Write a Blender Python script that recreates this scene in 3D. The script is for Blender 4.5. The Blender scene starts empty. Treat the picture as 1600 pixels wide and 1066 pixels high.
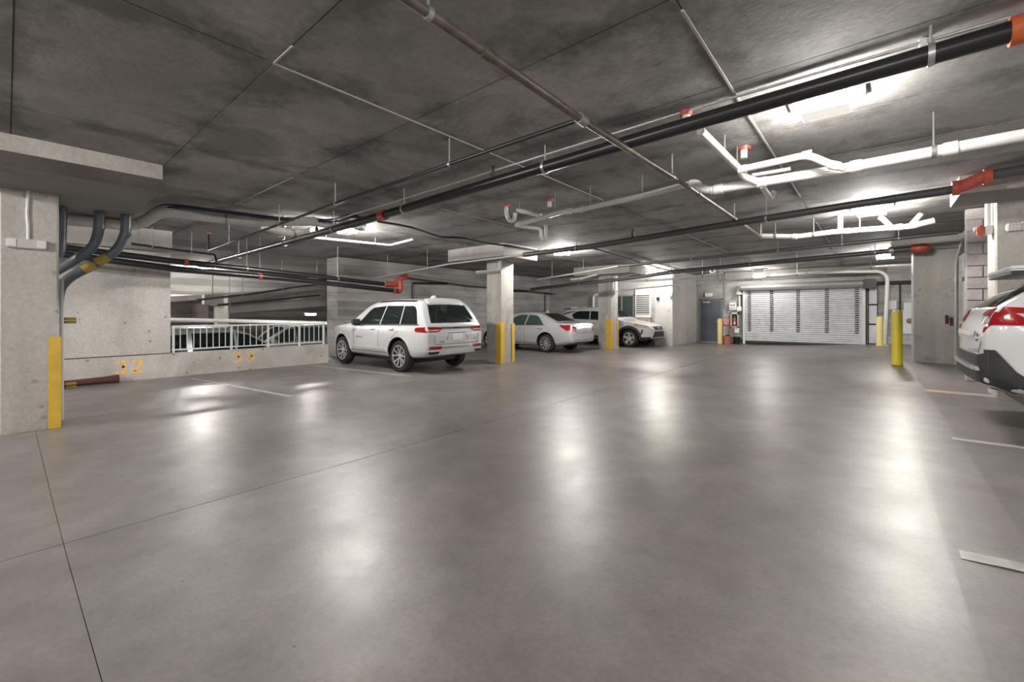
import bpy, bmesh, math, random
from mathutils import Vector, Matrix
from mathutils.bvhtree import BVHTree

# ---------------------------------------------------------------- camera, world, exposure
SC = bpy.context.scene
COL = SC.collection
cam_data = bpy.data.cameras.new('camera')
cam_data.sensor_width = 36.0
cam_data.lens = 36.0 * 668.0 / 1600.0
cam_data.shift_y = -(533.0 - 488.0) / 1600.0
cam_data.clip_end = 200
cam = bpy.data.objects.new('camera', cam_data)
COL.objects.link(cam)
cam.location = (0, 0, 1.45)
cam.rotation_euler = (math.radians(90), 0, math.radians(40.2))
SC.camera = cam
SC.view_settings.view_transform = 'Standard'
SC.view_settings.look = 'None'
SC.view_settings.gamma = 1.0
SC.view_settings.use_curve_mapping = False
SC.view_settings.exposure = 1.55
world = bpy.data.worlds.new('world')
SC.world = world
world.use_nodes = True
world.node_tree.nodes['Background'].inputs['Color'].default_value = (1.0, 0.97, 0.93, 1)
world.node_tree.nodes['Background'].inputs['Strength'].default_value = 0.1
SC.cycles.use_denoising = True
SC.cycles.max_bounces = 8
SC.cycles.diffuse_bounces = 5
SC.cycles.sample_clamp_indirect = 8.0
LAMP = 150.0          # radiance of a lamp lens
LAMP_COLOR = (1.0, 0.96, 0.90)

rnd = random.Random(7)
CEIL = 3.25

def fz(x):
    t = min(1.0, max(0.0, (x + 4.5) / 5.0))
    return 0.25 * t ** 1.5

# ---------------------------------------------------------------- materials
def new_mat(name):
    m = bpy.data.materials.new(name)
    m.use_nodes = True
    return m, m.node_tree.nodes, m.node_tree.links, m.node_tree.nodes['Principled BSDF']

def plain(name, col, rough=0.5, metal=0.0, coat=0.0, spec=0.5, bump=0.0, bscale=60, emit=0.0, vary=0.0):
    m, n, l, b = new_mat(name)
    b.inputs['Base Color'].default_value = (*col, 1)
    b.inputs['Roughness'].default_value = rough
    b.inputs['Metallic'].default_value = metal
    b.inputs['Specular IOR Level'].default_value = spec
    b.inputs['Coat Weight'].default_value = coat
    b.inputs['Coat Roughness'].default_value = 0.05
    if emit:
        b.inputs['Emission Color'].default_value = (*col, 1)
        b.inputs['Emission Strength'].default_value = emit
    if bump or vary:
        g = n.new('ShaderNodeNewGeometry')
        t = n.new('ShaderNodeTexNoise'); t.inputs['Scale'].default_value = bscale; t.inputs['Detail'].default_value = 5
        l.new(g.outputs['Position'], t.inputs['Vector'])
        if bump:
            bp = n.new('ShaderNodeBump'); bp.inputs['Strength'].default_value = bump; bp.inputs['Distance'].default_value = 0.01
            l.new(t.outputs['Fac'], bp.inputs['Height']); l.new(bp.outputs['Normal'], b.inputs['Normal'])
        if vary:
            r = n.new('ShaderNodeValToRGB')
            r.color_ramp.elements[0].position = 0.3; r.color_ramp.elements[1].position = 0.7
            r.color_ramp.elements[0].color = tuple(c * (1 - vary) for c in col) + (1,)
            r.color_ramp.elements[1].color = tuple(min(1, c * (1 + vary * 0.6)) for c in col) + (1,)
            l.new(t.outputs['Fac'], r.inputs['Fac']); l.new(r.outputs['Color'], b.inputs['Base Color'])
    return m

def concrete(name, light, dark, scale=0.8, rough=0.75, streak=False, pock=0.0, bump=0.25, per_object=0.0, lo=0.35, hi=0.7, stain=0.0):
    """Cast concrete: two octaves of blotches, optional vertical run marks, bug holes, stains and a tone of its own per object."""
    m, n, l, b = new_mat(name)
    g = n.new('ShaderNodeNewGeometry')
    mp = n.new('ShaderNodeMapping')
    l.new(g.outputs['Position'], mp.inputs['Vector'])
    if streak:
        mp.inputs['Scale'].default_value = (1, 1, 0.16)
    t = n.new('ShaderNodeTexNoise'); t.inputs['Scale'].default_value = scale; t.inputs['Detail'].default_value = 9; t.inputs['Roughness'].default_value = 0.62
    l.new(mp.outputs['Vector'], t.inputs['Vector'])
    r = n.new('ShaderNodeValToRGB')
    r.color_ramp.elements[0].position = lo; r.color_ramp.elements[1].position = hi
    r.color_ramp.elements[0].color = (*dark, 1); r.color_ramp.elements[1].color = (*light, 1)
    l.new(t.outputs['Fac'], r.inputs['Fac'])
    col = r.outputs['Color']
    def mul(col, fac_out, f0, f1, p0, p1):
        rr = n.new('ShaderNodeValToRGB')
        rr.color_ramp.elements[0].position = p0; rr.color_ramp.elements[1].position = p1
        rr.color_ramp.elements[0].color = (f0, f0, f0, 1); rr.color_ramp.elements[1].color = (f1, f1, f1, 1)
        l.new(fac_out, rr.inputs['Fac'])
        mx = n.new('ShaderNodeMix'); mx.data_type = 'RGBA'; mx.blend_type = 'MULTIPLY'; mx.inputs[0].default_value = 1
        l.new(col, mx.inputs[6]); l.new(rr.outputs['Color'], mx.inputs[7])
        return mx.outputs[2]
    f = n.new('ShaderNodeTexNoise'); f.inputs['Scale'].default_value = 26; f.inputs['Detail'].default_value = 6
    l.new(g.outputs['Position'], f.inputs['Vector'])
    col = mul(col, f.outputs['Fac'], 0.86, 1.08, 0.3, 0.7)
    if pock:
        v = n.new('ShaderNodeTexVoronoi'); v.inputs['Scale'].default_value = 4.2; v.inputs['Randomness'].default_value = 1
        l.new(g.outputs['Position'], v.inputs['Vector'])
        col = mul(col, v.outputs['Distance'], 1 - pock, 1.0, 0.08, 0.15)
    if stain:
        s = n.new('ShaderNodeTexNoise'); s.inputs['Scale'].default_value = 0.9; s.inputs['Detail'].default_value = 7; s.inputs['Roughness'].default_value = 0.7; s.inputs['Distortion'].default_value = 0.8
        l.new(g.outputs['Position'], s.inputs['Vector'])
        col = mul(col, s.outputs['Fac'], 1 - stain, 1.0, 0.36, 0.5)
    if per_object:
        oi = n.new('ShaderNodeObjectInfo')
        col = mul(col, oi.outputs['Random'], 1 - per_object, 1 + per_object, 0.0, 1.0)
    l.new(col, b.inputs['Base Color'])
    b.inputs['Roughness'].default_value = rough
    if bump:
        bp = n.new('ShaderNodeBump'); bp.inputs['Strength'].default_value = bump; bp.inputs['Distance'].default_value = 0.01
        l.new(f.outputs['Fac'], bp.inputs['Height']); l.new(bp.outputs['Normal'], b.inputs['Normal'])
    return m

def floor_material():
    m, n, l, b = new_mat('sealed_floor')
    g = n.new('ShaderNodeNewGeometry')
    def noise(scale, detail, rough=0.6, dist=0.0):
        t = n.new('ShaderNodeTexNoise')
        t.inputs['Scale'].default_value = scale; t.inputs['Detail'].default_value = detail
        t.inputs['Roughness'].default_value = rough; t.inputs['Distortion'].default_value = dist
        l.new(g.outputs['Position'], t.inputs['Vector']); return t.outputs['Fac']
    def ramp(f, p0, c0, p1, c1):
        r = n.new('ShaderNodeValToRGB')
        r.color_ramp.elements[0].position = p0; r.color_ramp.elements[0].color = (*c0, 1)
        r.color_ramp.elements[1].position = p1; r.color_ramp.elements[1].color = (*c1, 1)
        l.new(f, r.inputs['Fac']); return r.outputs['Color']
    def mul(a, c):
        mx = n.new('ShaderNodeMix'); mx.data_type = 'RGBA'; mx.blend_type = 'MULTIPLY'; mx.inputs[0].default_value = 1
        l.new(a, mx.inputs[6]); l.new(c, mx.inputs[7]); return mx.outputs[2]
    base = ramp(noise(0.55, 10, 0.65, 0.6), 0.34, (0.165, 0.152, 0.143), 0.68, (0.265, 0.252, 0.242))
    base = mul(base, ramp(noise(3.5, 8), 0.3, (0.80,) * 3, 0.7, (1.10,) * 3))
    base = mul(base, ramp(noise(0.22, 6, 0.6, 1.0), 0.38, (0.86, 0.82, 0.78), 0.62, (1.06, 1.06, 1.07)))
    base = mul(base, ramp(noise(45, 6), 0.33, (0.86,) * 3, 0.62, (1.06,) * 3))
    v = n.new('ShaderNodeTexVoronoi'); v.inputs['Scale'].default_value = 2.6
    l.new(g.outputs['Position'], v.inputs['Vector'])
    base = mul(base, ramp(v.outputs['Distance'], 0.018, (0.45,) * 3, 0.03, (1,) * 3))
    l.new(base, b.inputs['Base Color'])
    rr = n.new('ShaderNodeMapRange')
    rr.inputs['From Min'].default_value = 0.3; rr.inputs['From Max'].default_value = 0.7
    rr.inputs['To Min'].default_value = 0.33; rr.inputs['To Max'].default_value = 0.44
    l.new(noise(1.6, 9, 0.7), rr.inputs['Value']); l.new(rr.outputs['Result'], b.inputs['Roughness'])
    b.inputs['Specular IOR Level'].default_value = 0.62
    bp = n.new('ShaderNodeBump'); bp.inputs['Strength'].default_value = 0.05; bp.inputs['Distance'].default_value = 0.01
    l.new(noise(9, 6), bp.inputs['Height']); l.new(bp.outputs['Normal'], b.inputs['Normal'])
    return m

def block_material(name, c1, c2, mortar, bw=0.4, bh=0.2, ms=0.012, axis='X'):
    """Concrete block work too far off to build block by block."""
    m, n, l, b = new_mat(name)
    g = n.new('ShaderNodeNewGeometry')
    sp = n.new('ShaderNodeSeparateXYZ'); l.new(g.outputs['Position'], sp.inputs['Vector'])
    cb = n.new('ShaderNodeCombineXYZ')
    l.new(sp.outputs[axis], cb.inputs['X']); l.new(sp.outputs['Z'], cb.inputs['Y'])
    br = n.new('ShaderNodeTexBrick')
    br.inputs['Color1'].default_value = (*c1, 1); br.inputs['Color2'].default_value = (*c2, 1); br.inputs['Mortar'].default_value = (*mortar, 1)
    br.inputs['Scale'].default_value = 1.0; br.inputs['Brick Width'].default_value = bw; br.inputs['Row Height'].default_value = bh
    br.inputs['Mortar Size'].default_value = ms
    l.new(cb.outputs['Vector'], br.inputs['Vector'])
    t = n.new('ShaderNodeTexNoise'); t.inputs['Scale'].default_value = 1.3; t.inputs['Detail'].default_value = 8
    mp = n.new('ShaderNodeMapping'); mp.inputs['Scale'].default_value = (0.6, 0.6, 2.2)
    l.new(g.outputs['Position'], mp.inputs['Vector']); l.new(mp.outputs['Vector'], t.inputs['Vector'])
    r = n.new('ShaderNodeValToRGB'); r.color_ramp.elements[0].position = 0.35; r.color_ramp.elements[1].position = 0.65
    r.color_ramp.elements[0].color = (0.72, 0.72, 0.72, 1); r.color_ramp.elements[1].color = (1.1, 1.1, 1.1, 1)
    l.new(t.outputs['Fac'], r.inputs['Fac'])
    mx = n.new('ShaderNodeMix'); mx.data_type = 'RGBA'; mx.blend_type = 'MULTIPLY'; mx.inputs[0].default_value = 1
    l.new(br.outputs['Color'], mx.inputs[6]); l.new(r.outputs['Color'], mx.inputs[7]); l.new(mx.outputs[2], b.inputs['Base Color'])
    bp = n.new('ShaderNodeBump'); bp.inputs['Strength'].default_value = 0.6; bp.inputs['Distance'].default_value = 0.01; bp.invert = True
    l.new(br.outputs['Fac'], bp.inputs['Height']); l.new(bp.outputs['Normal'], b.inputs['Normal'])
    b.inputs['Roughness'].default_value = 0.85
    return m

M = {}
M['floor'] = floor_material()
M['joint'] = plain('joint_filler', (0.045, 0.042, 0.04), 0.9)
def panel_edges(m, hx, hy, width=0.18, depth=0.42):
    """cement-paste leak stains along the edges of a formwork sheet (object space)"""
    n, l = m.node_tree.nodes, m.node_tree.links
    b = n['Principled BSDF']; src = b.inputs['Base Color'].links[0].from_socket
    tc = n.new('ShaderNodeTexCoord'); sp = n.new('ShaderNodeSeparateXYZ'); l.new(tc.outputs['Object'], sp.inputs['Vector'])
    g = n.new('ShaderNodeNewGeometry')
    ns = n.new('ShaderNodeTexNoise'); ns.inputs['Scale'].default_value = 1.5; ns.inputs['Detail'].default_value = 8; ns.inputs['Roughness'].default_value = 0.7
    l.new(g.outputs['Position'], ns.inputs['Vector'])
    def mth(op, a, c):
        q = n.new('ShaderNodeMath'); q.operation = op
        for k, v in enumerate((a, c)):
            if v is None: continue
            if isinstance(v, (int, float)): q.inputs[k].default_value = v
            else: l.new(v, q.inputs[k])
        return q.outputs[0]
    dx = mth('SUBTRACT', hx, mth('ABSOLUTE', sp.outputs['X'], None)); dy = mth('SUBTRACT', hy, mth('ABSOLUTE', sp.outputs['Y'], None))
    d = mth('MINIMUM', dx, dy)
    w = mth('MULTIPLY', mth('MAXIMUM', mth('SUBTRACT', ns.outputs['Fac'], 0.40), 0.0), width / 0.12)
    mask = mth('LESS_THAN', d, w)
    mr = n.new('ShaderNodeMapRange'); mr.inputs['From Min'].default_value = -0.03; mr.inputs['From Max'].default_value = 0.16
    mr.inputs['To Min'].default_value = 1.0; mr.inputs['To Max'].default_value = 1.0 - depth
    l.new(mth('SUBTRACT', w, d), mr.inputs['Value'])
    mx = n.new('ShaderNodeMix'); mx.data_type = 'RGBA'; mx.blend_type = 'MULTIPLY'; mx.inputs[0].default_value = 1
    l.new(src, mx.inputs[6]); l.new(mr.outputs['Result'], mx.inputs[7]); l.new(mx.outputs[2], b.inputs['Base Color'])
    return m
M['ceiling'] = concrete('formed_ceiling', (0.45, 0.438, 0.425), (0.25, 0.243, 0.236), 0.7, 0.8, per_object=0.07, stain=0.33, bump=0.2)
panel_edges(M['ceiling'], 1.216, 0.606)
M['ridge'] = plain('seam_ridge', (0.42, 0.40, 0.37), 0.8)
M['wall'] = concrete('cast_wall', (0.62, 0.60, 0.575), (0.45, 0.435, 0.415), 1.0, 0.8, streak=True, pock=0.45, stain=0.18)
M['lowwall'] = concrete('low_wall_concrete', (0.60, 0.575, 0.545), (0.43, 0.41, 0.385), 1.6, 0.8, pock=0.5, stain=0.2)
M['column'] = concrete('column_concrete', (0.58, 0.56, 0.53), (0.40, 0.385, 0.36), 1.4, 0.78, streak=True, pock=0.3, stain=0.25)
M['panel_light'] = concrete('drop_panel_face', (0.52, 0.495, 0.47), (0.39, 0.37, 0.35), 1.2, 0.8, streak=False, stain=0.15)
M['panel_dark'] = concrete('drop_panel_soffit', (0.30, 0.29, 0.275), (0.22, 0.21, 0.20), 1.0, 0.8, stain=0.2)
M['form_stain'] = concrete('form_stained_band', (0.105, 0.092, 0.084), (0.06, 0.052, 0.047), 1.6, 0.8)
M['cmu_x'] = block_material('block_wall_green_grey', (0.47, 0.475, 0.45), (0.44, 0.445, 0.42), (0.36, 0.36, 0.34))
M['cmu_y'] = block_material('board_marked_wall', (0.44, 0.43, 0.415), (0.38, 0.37, 0.355), (0.28, 0.27, 0.26), bw=2.4, bh=0.3, ms=0.01, axis='Y')
M['board_x'] = block_material('board_marked_wall_back', (0.46, 0.45, 0.435), (0.40, 0.39, 0.375), (0.30, 0.29, 0.28), bw=2.4, bh=0.3, ms=0.01, axis='X')
M['pink_block'] = block_material('pinkish_block_wall', (0.42, 0.37, 0.36), (0.39, 0.345, 0.335), (0.31, 0.28, 0.27), axis='Y')
M['block'] = concrete('concrete_block', (0.40, 0.365, 0.36), (0.29, 0.265, 0.26), 3.0, 0.85, per_object=0.1)
M['mortar'] = plain('mortar', (0.36, 0.34, 0.32), 0.9)
M['pvc'] = plain('white_plastic_pipe', (0.74, 0.735, 0.72), 0.35, vary=0.08, bscale=6)
M['black_pipe'] = plain('black_painted_steel', (0.018, 0.018, 0.02), 0.32, spec=0.6)
M['dark_pipe'] = plain('dark_grey_steel', (0.06, 0.062, 0.062), 0.4, spec=0.5)
M['brown_pipe'] = plain('bare_brown_steel', (0.17, 0.14, 0.125), 0.42, metal=0.35, vary=0.35, bscale=9)
M['grey_pipe'] = plain('grey_steel_pipe', (0.33, 0.33, 0.32), 0.4, metal=0.3)
M['red'] = plain('red_fitting', (0.42, 0.075, 0.045), 0.42, vary=0.15, bscale=14)
M['orange'] = plain('orange_coupling', (0.55, 0.12, 0.04), 0.4)
M['galv'] = plain('galvanised_steel', (0.55, 0.56, 0.56), 0.35, metal=0.7, vary=0.15, bscale=30)
M['rod'] = plain('threaded_rod', (0.30, 0.29, 0.28), 0.45, metal=0.6)
M['conduit'] = plain('slate_blue_conduit', (0.105, 0.125, 0.15), 0.38)
M['ochre'] = plain('ochre_tape', (0.42, 0.29, 0.05), 0.6)
M['insulation'] = plain('pale_pipe_lagging', (0.56, 0.55, 0.53), 0.75, bump=0.5, bscale=18, vary=0.12)
M['cable'] = plain('black_cable', (0.02, 0.02, 0.022), 0.45)
M['cable_blue'] = plain('dark_blue_cable', (0.02, 0.035, 0.12), 0.45)
M['yellow'] = plain('yellow_guard_paint', (0.72, 0.47, 0.055), 0.45, vary=0.12, bscale=9)
M['bollard'] = plain('bright_yellow_sleeve', (0.66, 0.52, 0.03), 0.35)
M['pale_yellow'] = plain('faded_yellow_sleeve', (0.74, 0.62, 0.26), 0.5)
M['stencil'] = plain('orange_stencil_paint', (0.86, 0.55, 0.17), 0.7, vary=0.15, bscale=25)
M['line'] = plain('worn_white_line', (0.46, 0.45, 0.43), 0.45, vary=0.3, bscale=8)
M['tan_line'] = plain('tan_patch', (0.42, 0.33, 0.24), 0.5, vary=0.2, bscale=8)
M['rail'] = plain('pale_grey_rail_paint', (0.62, 0.65, 0.65), 0.4)
M['white'] = plain('white_enclosure', (0.78, 0.78, 0.76), 0.4)
M['light_grey'] = plain('light_grey_plastic', (0.55, 0.55, 0.54), 0.45)
M['door_leaf'] = plain('slate_door_paint', (0.075, 0.088, 0.11), 0.35, vary=0.1, bscale=3)
M['door_frame'] = plain('grey_door_frame', (0.16, 0.17, 0.19), 0.4)
M['slat'] = plain('galvanised_slat', (0.62, 0.63, 0.66), 0.5, metal=0.15, vary=0.1, bscale=4)
M['hood'] = plain('grey_hood_sheet', (0.30, 0.30, 0.30), 0.55)
M['dark'] = plain('dark_gap', (0.012, 0.012, 0.013), 0.6)
M['steel'] = plain('brushed_steel', (0.6, 0.6, 0.6), 0.3, metal=0.9)
M['paper'] = plain('white_paper', (0.72, 0.74, 0.78), 0.7)
M['wood'] = plain('varnished_wood', (0.26, 0.16, 0.07), 0.5, vary=0.2, bscale=12)
M['salmon'] = plain('faded_red_plastic', (0.55, 0.16, 0.11), 0.5)
M['black'] = plain('black_plastic', (0.015, 0.015, 0.016), 0.45)
M['roll'] = plain('dark_red_fabric', (0.085, 0.03, 0.028), 0.85, bump=0.5, bscale=40)
M['lens_base'] = plain('lit_bottom_panel', (0.9, 0.86, 0.78), 0.4, emit=0.25)
M['bronze'] = plain('lamp_housing_bronze', (0.16, 0.15, 0.14), 0.45)
M['unlit'] = plain('frosted_lens', (0.75, 0.75, 0.73), 0.3)
# vehicles
M['paint'] = plain('white_car_paint', (0.60, 0.605, 0.62), 0.28, coat=1.0)
M['silver'] = plain('silver_car_paint', (0.55, 0.56, 0.57), 0.28, metal=0.25, coat=1.0)
M['glass'] = plain('tinted_car_glass', (0.012, 0.018, 0.017), 0.04, spec=0.7)
M['glass_green'] = plain('green_car_glass', (0.045, 0.075, 0.07), 0.04, spec=0.7)
M['cladding'] = plain('charcoal_cladding', (0.026, 0.028, 0.031), 0.5)
M['seam'] = plain('panel_gap', (0.10, 0.10, 0.105), 0.6)
M['tyre'] = plain('tyre_rubber', (0.016, 0.016, 0.017), 0.7)
M['alloy'] = plain('machined_alloy', (0.66, 0.66, 0.67), 0.28, metal=0.8)
M['alloy_dark'] = plain('dark_alloy', (0.045, 0.045, 0.048), 0.4, metal=0.4)
M['tail'] = plain('red_tail_lens', (0.30, 0.006, 0.008), 0.12, coat=1.0)
M['clear'] = plain('clear_lens', (0.45, 0.46, 0.47), 0.1, coat=1.0)
M['amber'] = plain('amber_lens', (0.65, 0.26, 0.05), 0.15, coat=1.0)
M['chrome'] = plain('chrome_trim', (0.75, 0.75, 0.76), 0.1, metal=1.0)

# ---------------------------------------------------------------- object helpers
def link(name, me, mat, parent=None, loc=(0, 0, 0), kind=None):
    o = bpy.data.objects.new(name, me)
    COL.objects.link(o)
    if mat is not None and not me.materials:
        me.materials.append(M[mat] if isinstance(mat, str) else mat)
    if parent is not None:
        o.parent = parent
    o.location = loc
    if kind:
        o['kind'] = kind
    return o

def thing(name, label, cat, loc=(0, 0, 0), rz=0.0, group=None):
    o = bpy.data.objects.new(name, None)
    o.empty_display_size = 0.1
    COL.objects.link(o)
    o.location = loc
    o.rotation_euler = (0, 0, rz)
    o['label'] = label
    o['category'] = cat
    if group:
        o['group'] = group
    return o

def tag(o, label, cat, group=None):
    o['label'] = label; o['category'] = cat
    if group: o['group'] = group
    return o

def struct(name, label=None):
    o = bpy.data.objects.new(name, None)
    COL.objects.link(o)
    o['kind'] = 'structure'
    if label: o['label'] = label
    return o

class MB:
    def __init__(s):
        s.v = []; s.f = []
    def add(s, vs, fs):
        k = len(s.v); s.v += [tuple(p) for p in vs]; s.f += [tuple(i + k for i in f) for f in fs]
        return s
    def box(s, a, b, rot=None, c=None):
        x0, y0, z0 = a; x1, y1, z1 = b
        vs = [(x, y, z) for z in (z0, z1) for y in (y0, y1) for x in (x0, x1)]
        if rot is not None:
            cc = Vector(c if c else ((x0 + x1) / 2, (y0 + y1) / 2, (z0 + z1) / 2))
            vs = [tuple(rot @ (Vector(p) - cc) + cc) for p in vs]
        return s.add(vs, [(0, 2, 3, 1), (4, 5, 7, 6), (0, 1, 5, 4), (2, 6, 7, 3), (0, 4, 6, 2), (1, 3, 7, 5)])
    def bevbox(s, a, b, r=0.01):
        bm = bmesh.new()
        bmesh.ops.create_cube(bm, size=1)
        for v in bm.verts:
            v.co = Vector(((a[i] + b[i]) / 2 + v.co[i] * (b[i] - a[i])) for i in range(3))
        bmesh.ops.bevel(bm, geom=bm.edges[:], offset=r, segments=2, affect='EDGES', clamp_overlap=True)
        bm.verts.index_update()
        s.add([v.co[:] for v in bm.verts], [[v.index for v in f.verts] for f in bm.faces])
        bm.free(); return s
    def prism(s, poly, axis, a, b):
        """poly in the plane across axis ('x': (y,z), 'y': (x,z), 'z': (x,y)), swept from a to b"""
        n = len(poly)
        def P(p, t):
            return {'x': (t, p[0], p[1]), 'y': (p[0], t, p[1]), 'z': (p[0], p[1], t)}[axis]
        vs = [P(p, a) for p in poly] + [P(p, b) for p in poly]
        fs = [tuple(range(n))[::-1], tuple(range(n, 2 * n))] + [(i, (i + 1) % n, n + (i + 1) % n, n + i) for i in range(n)]
        return s.add(vs, fs)
    def tube(s, pts, r, n=10, cap=True):
        pts = [Vector(p) for p in pts]
        rings = []; up = None
        for i, p in enumerate(pts):
            if i == 0: d = pts[1] - p
            elif i == len(pts) - 1: d = p - pts[i - 1]
            else: d = (pts[i + 1] - p).normalized() + (p - pts[i - 1]).normalized()
            d.normalize()
            if up is None:
                up = Vector((0, 0, 1)) if abs(d.z) < 0.9 else Vector((1, 0, 0))
            u = (up - d * up.dot(d))
            if u.length < 1e-5: u = d.orthogonal()
            u.normalize(); w = d.cross(u); up = u
            rr = r[i] if isinstance(r, (list, tuple)) else r
            rings.append([p + (u * math.cos(2 * math.pi * k / n) + w * math.sin(2 * math.pi * k / n)) * rr for k in range(n)])
        vs = [q for ring in rings for q in ring]
        fs = []
        for i in range(len(pts) - 1):
            for k in range(n):
                fs.append((i * n + k, i * n + (k + 1) % n, (i + 1) * n + (k + 1) % n, (i + 1) * n + k))
        if cap:
            fs.append(tuple(range(n))[::-1]); fs.append(tuple((len(pts) - 1) * n + k for k in range(n)))
        return s.add(vs, fs)
    def lathe(s, prof, axis='z', c=(0, 0, 0), n=24, cap=True):
        """prof: (radius, height along axis)"""
        vs = []
        for r, h in prof:
            for k in range(n):
                a = 2 * math.pi * k / n
                p = (r * math.cos(a), r * math.sin(a), h)
                p = {'z': p, 'y': (p[0], p[2], p[1]), 'x': (p[2], p[0], p[1])}[axis]
                vs.append((p[0] + c[0], p[1] + c[1], p[2] + c[2]))
        fs = []
        for i in range(len(prof) - 1):
            for k in range(n):
                fs.append((i * n + k, i * n + (k + 1) % n, (i + 1) * n + (k + 1) % n, (i + 1) * n + k))
        if cap:
            fs.append(tuple(range(n))[::-1]); fs.append(tuple((len(prof) - 1) * n + k for k in range(n)))
        return s.add(vs, fs)
    def mesh(s, name, smooth=False, angle=35):
        me = bpy.data.meshes.new(name)
        me.from_pydata(s.v, [], s.f)
        bm = bmesh.new(); bm.from_mesh(me)
        bmesh.ops.recalc_face_normals(bm, faces=bm.faces[:])
        bm.to_mesh(me); bm.free()
        if smooth:
            me.shade_smooth()
            me.set_sharp_from_angle(angle=math.radians(angle))
        return me
    def obj(s, name, mat, parent=None, smooth=False, loc=(0, 0, 0), kind=None, angle=35):
        return link(name, s.mesh(name, smooth, angle), mat, parent, loc, kind)

def fillet(pts, r, seg=5):
    """round the corners of a polyline"""
    pts = [Vector(p) for p in pts]
    out = [pts[0]]
    for i in range(1, len(pts) - 1):
        a = pts[i - 1] - pts[i]; b = pts[i + 1] - pts[i]
        la, lb = a.length, b.length
        if la < 1e-6 or lb < 1e-6: continue
        if a.normalized().dot(b.normalized()) < -0.995:
            out.append(pts[i]); continue
        d = min(r, la * 0.48, lb * 0.48)
        p0 = pts[i] + a.normalized() * d; p2 = pts[i] + b.normalized() * d
        for k in range(seg + 1):
            t = k / seg
            out.append(p0 * (1 - t) ** 2 + pts[i] * 2 * t * (1 - t) + p2 * t * t)
    out.append(pts[-1])
    return out

def along(pts, t):
    pts = [Vector(p) for p in pts]
    L = [0]
    for i in range(len(pts) - 1): L.append(L[-1] + (pts[i + 1] - pts[i]).length)
    d = t * L[-1]
    for i in range(len(pts) - 1):
        if d <= L[i + 1] or i == len(pts) - 2:
            u = (d - L[i]) / max(1e-6, L[i + 1] - L[i])
            return pts[i].lerp(pts[i + 1], u), (pts[i + 1] - pts[i]).normalized()

# ---------------------------------------------------------------- structure
floor = struct('floor', 'sealed grey concrete garage floor')
def floor_slab(x0, x1, y0, y1, nx):
    g = 0.005; gy = 0.0015
    xs = [x0 + g + (x1 - x0 - 2 * g) * i / nx for i in range(nx + 1)]
    vs = []; fs = []
    for x in xs:
        for y in (y0 + gy, y1 - gy):
            vs.append((x, y, fz(x)))
        for y in (y0 + gy, y1 - gy):
            vs.append((x, y, fz(x) - 0.03))
    for i in range(nx):
        a = 4 * i; b = a + 4
        fs += [(a, b, b + 1, a + 1), (a + 2, a + 3, b + 3, b + 2), (a, a + 2, b + 2, b), (a + 1, b + 1, b + 3, a + 3)]
    fs += [(0, 1, 3, 2), (4 * nx, 4 * nx + 2, 4 * nx + 3, 4 * nx + 1)]
    mb = MB(); mb.add(vs, fs)
    me = mb.mesh('floor_slab')
    return link('floor_slab', me, 'floor', floor)
for y0, y1 in ((-10, 0.23), (0.23, 23.0)):
    floor_slab(-12.25, -10.05, y0, y1, 1)
    floor_slab(-10.05, -3.84, y0, y1, 8)
    floor_slab(-3.84, 7.6, y0, y1, 36)
for y0, y1 in ((6.2, 23.0),):
    floor_slab(-14.5, -12.25, y0, y1, 1)
mb = MB()
vs = []; fs = []
N = 40
for i in range(N + 1):
    x = -14.5 + 22.1 * i / N
    vs += [(x, -10, fz(x) - 0.006), (x, 23, fz(x) - 0.006)]
for i in range(N): fs.append((2 * i, 2 * i + 2, 2 * i + 3, 2 * i + 1))
mb.add(vs, fs)
vs2 = [(v[0], v[1], v[2] - 0.2) for v in mb.v]
mb.add(vs2, [f[::-1] for f in fs])
mb.obj('joint_filler', 'joint', floor)

# worn parking lines, flat paint on the slab
def paint_line(p, q, w, mat='line', name='parking_line'):
    p = Vector(p); q = Vector(q)
    d = (q - p).normalized(); n = Vector((-d.y, d.x)) * w / 2
    mb = MB(); k = 60; vs = []; fs = []
    for i in range(k + 1):
        c = p.lerp(q, i / k)
        for s in (-1, 1):
            x, y = c.x + n.x * s, c.y + n.y * s
            vs.append((x, y, fz(x) + 0.0015))
        for s in (-1, 1):
            x, y = c.x + n.x * s, c.y + n.y * s
            vs.append((x, y, fz(x) + 0.003))
    for i in range(k):
        a = 4 * i; b = a + 4
        fs += [(a + 2, b + 2, b + 3, a + 3), (a, a + 2, a + 3, a + 1), (a, b, b + 2, a + 2), (a + 1, a + 3, b + 3, b + 1)]
    fs += [(0, 1, 3, 2), (4 * k, 4 * k + 2, 4 * k + 3, 4 * k + 1)]
    mb.add(vs, fs)
    return mb.obj(name, mat, floor)
paint_line((-11.7, 5.38), (-7.93, 5.93), 0.10)
paint_line((-11.4, 2.62), (-7.65, 3.16), 0.10)
paint_line((-11.6, -0.2), (-7.9, 0.1), 0.10)
paint_line((0.33, 3.08), (5.5, 3.05), 0.10)
paint_line((0.57, 5.80), (5.5, 5.85), 0.10)
paint_line((0.60, 9.1), (1.05, 9.1), 0.30, 'tan_line', 'tan_floor_patch')
paint_line((1.05, 9.1), (3.5, 9.05), 0.22)

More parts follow.
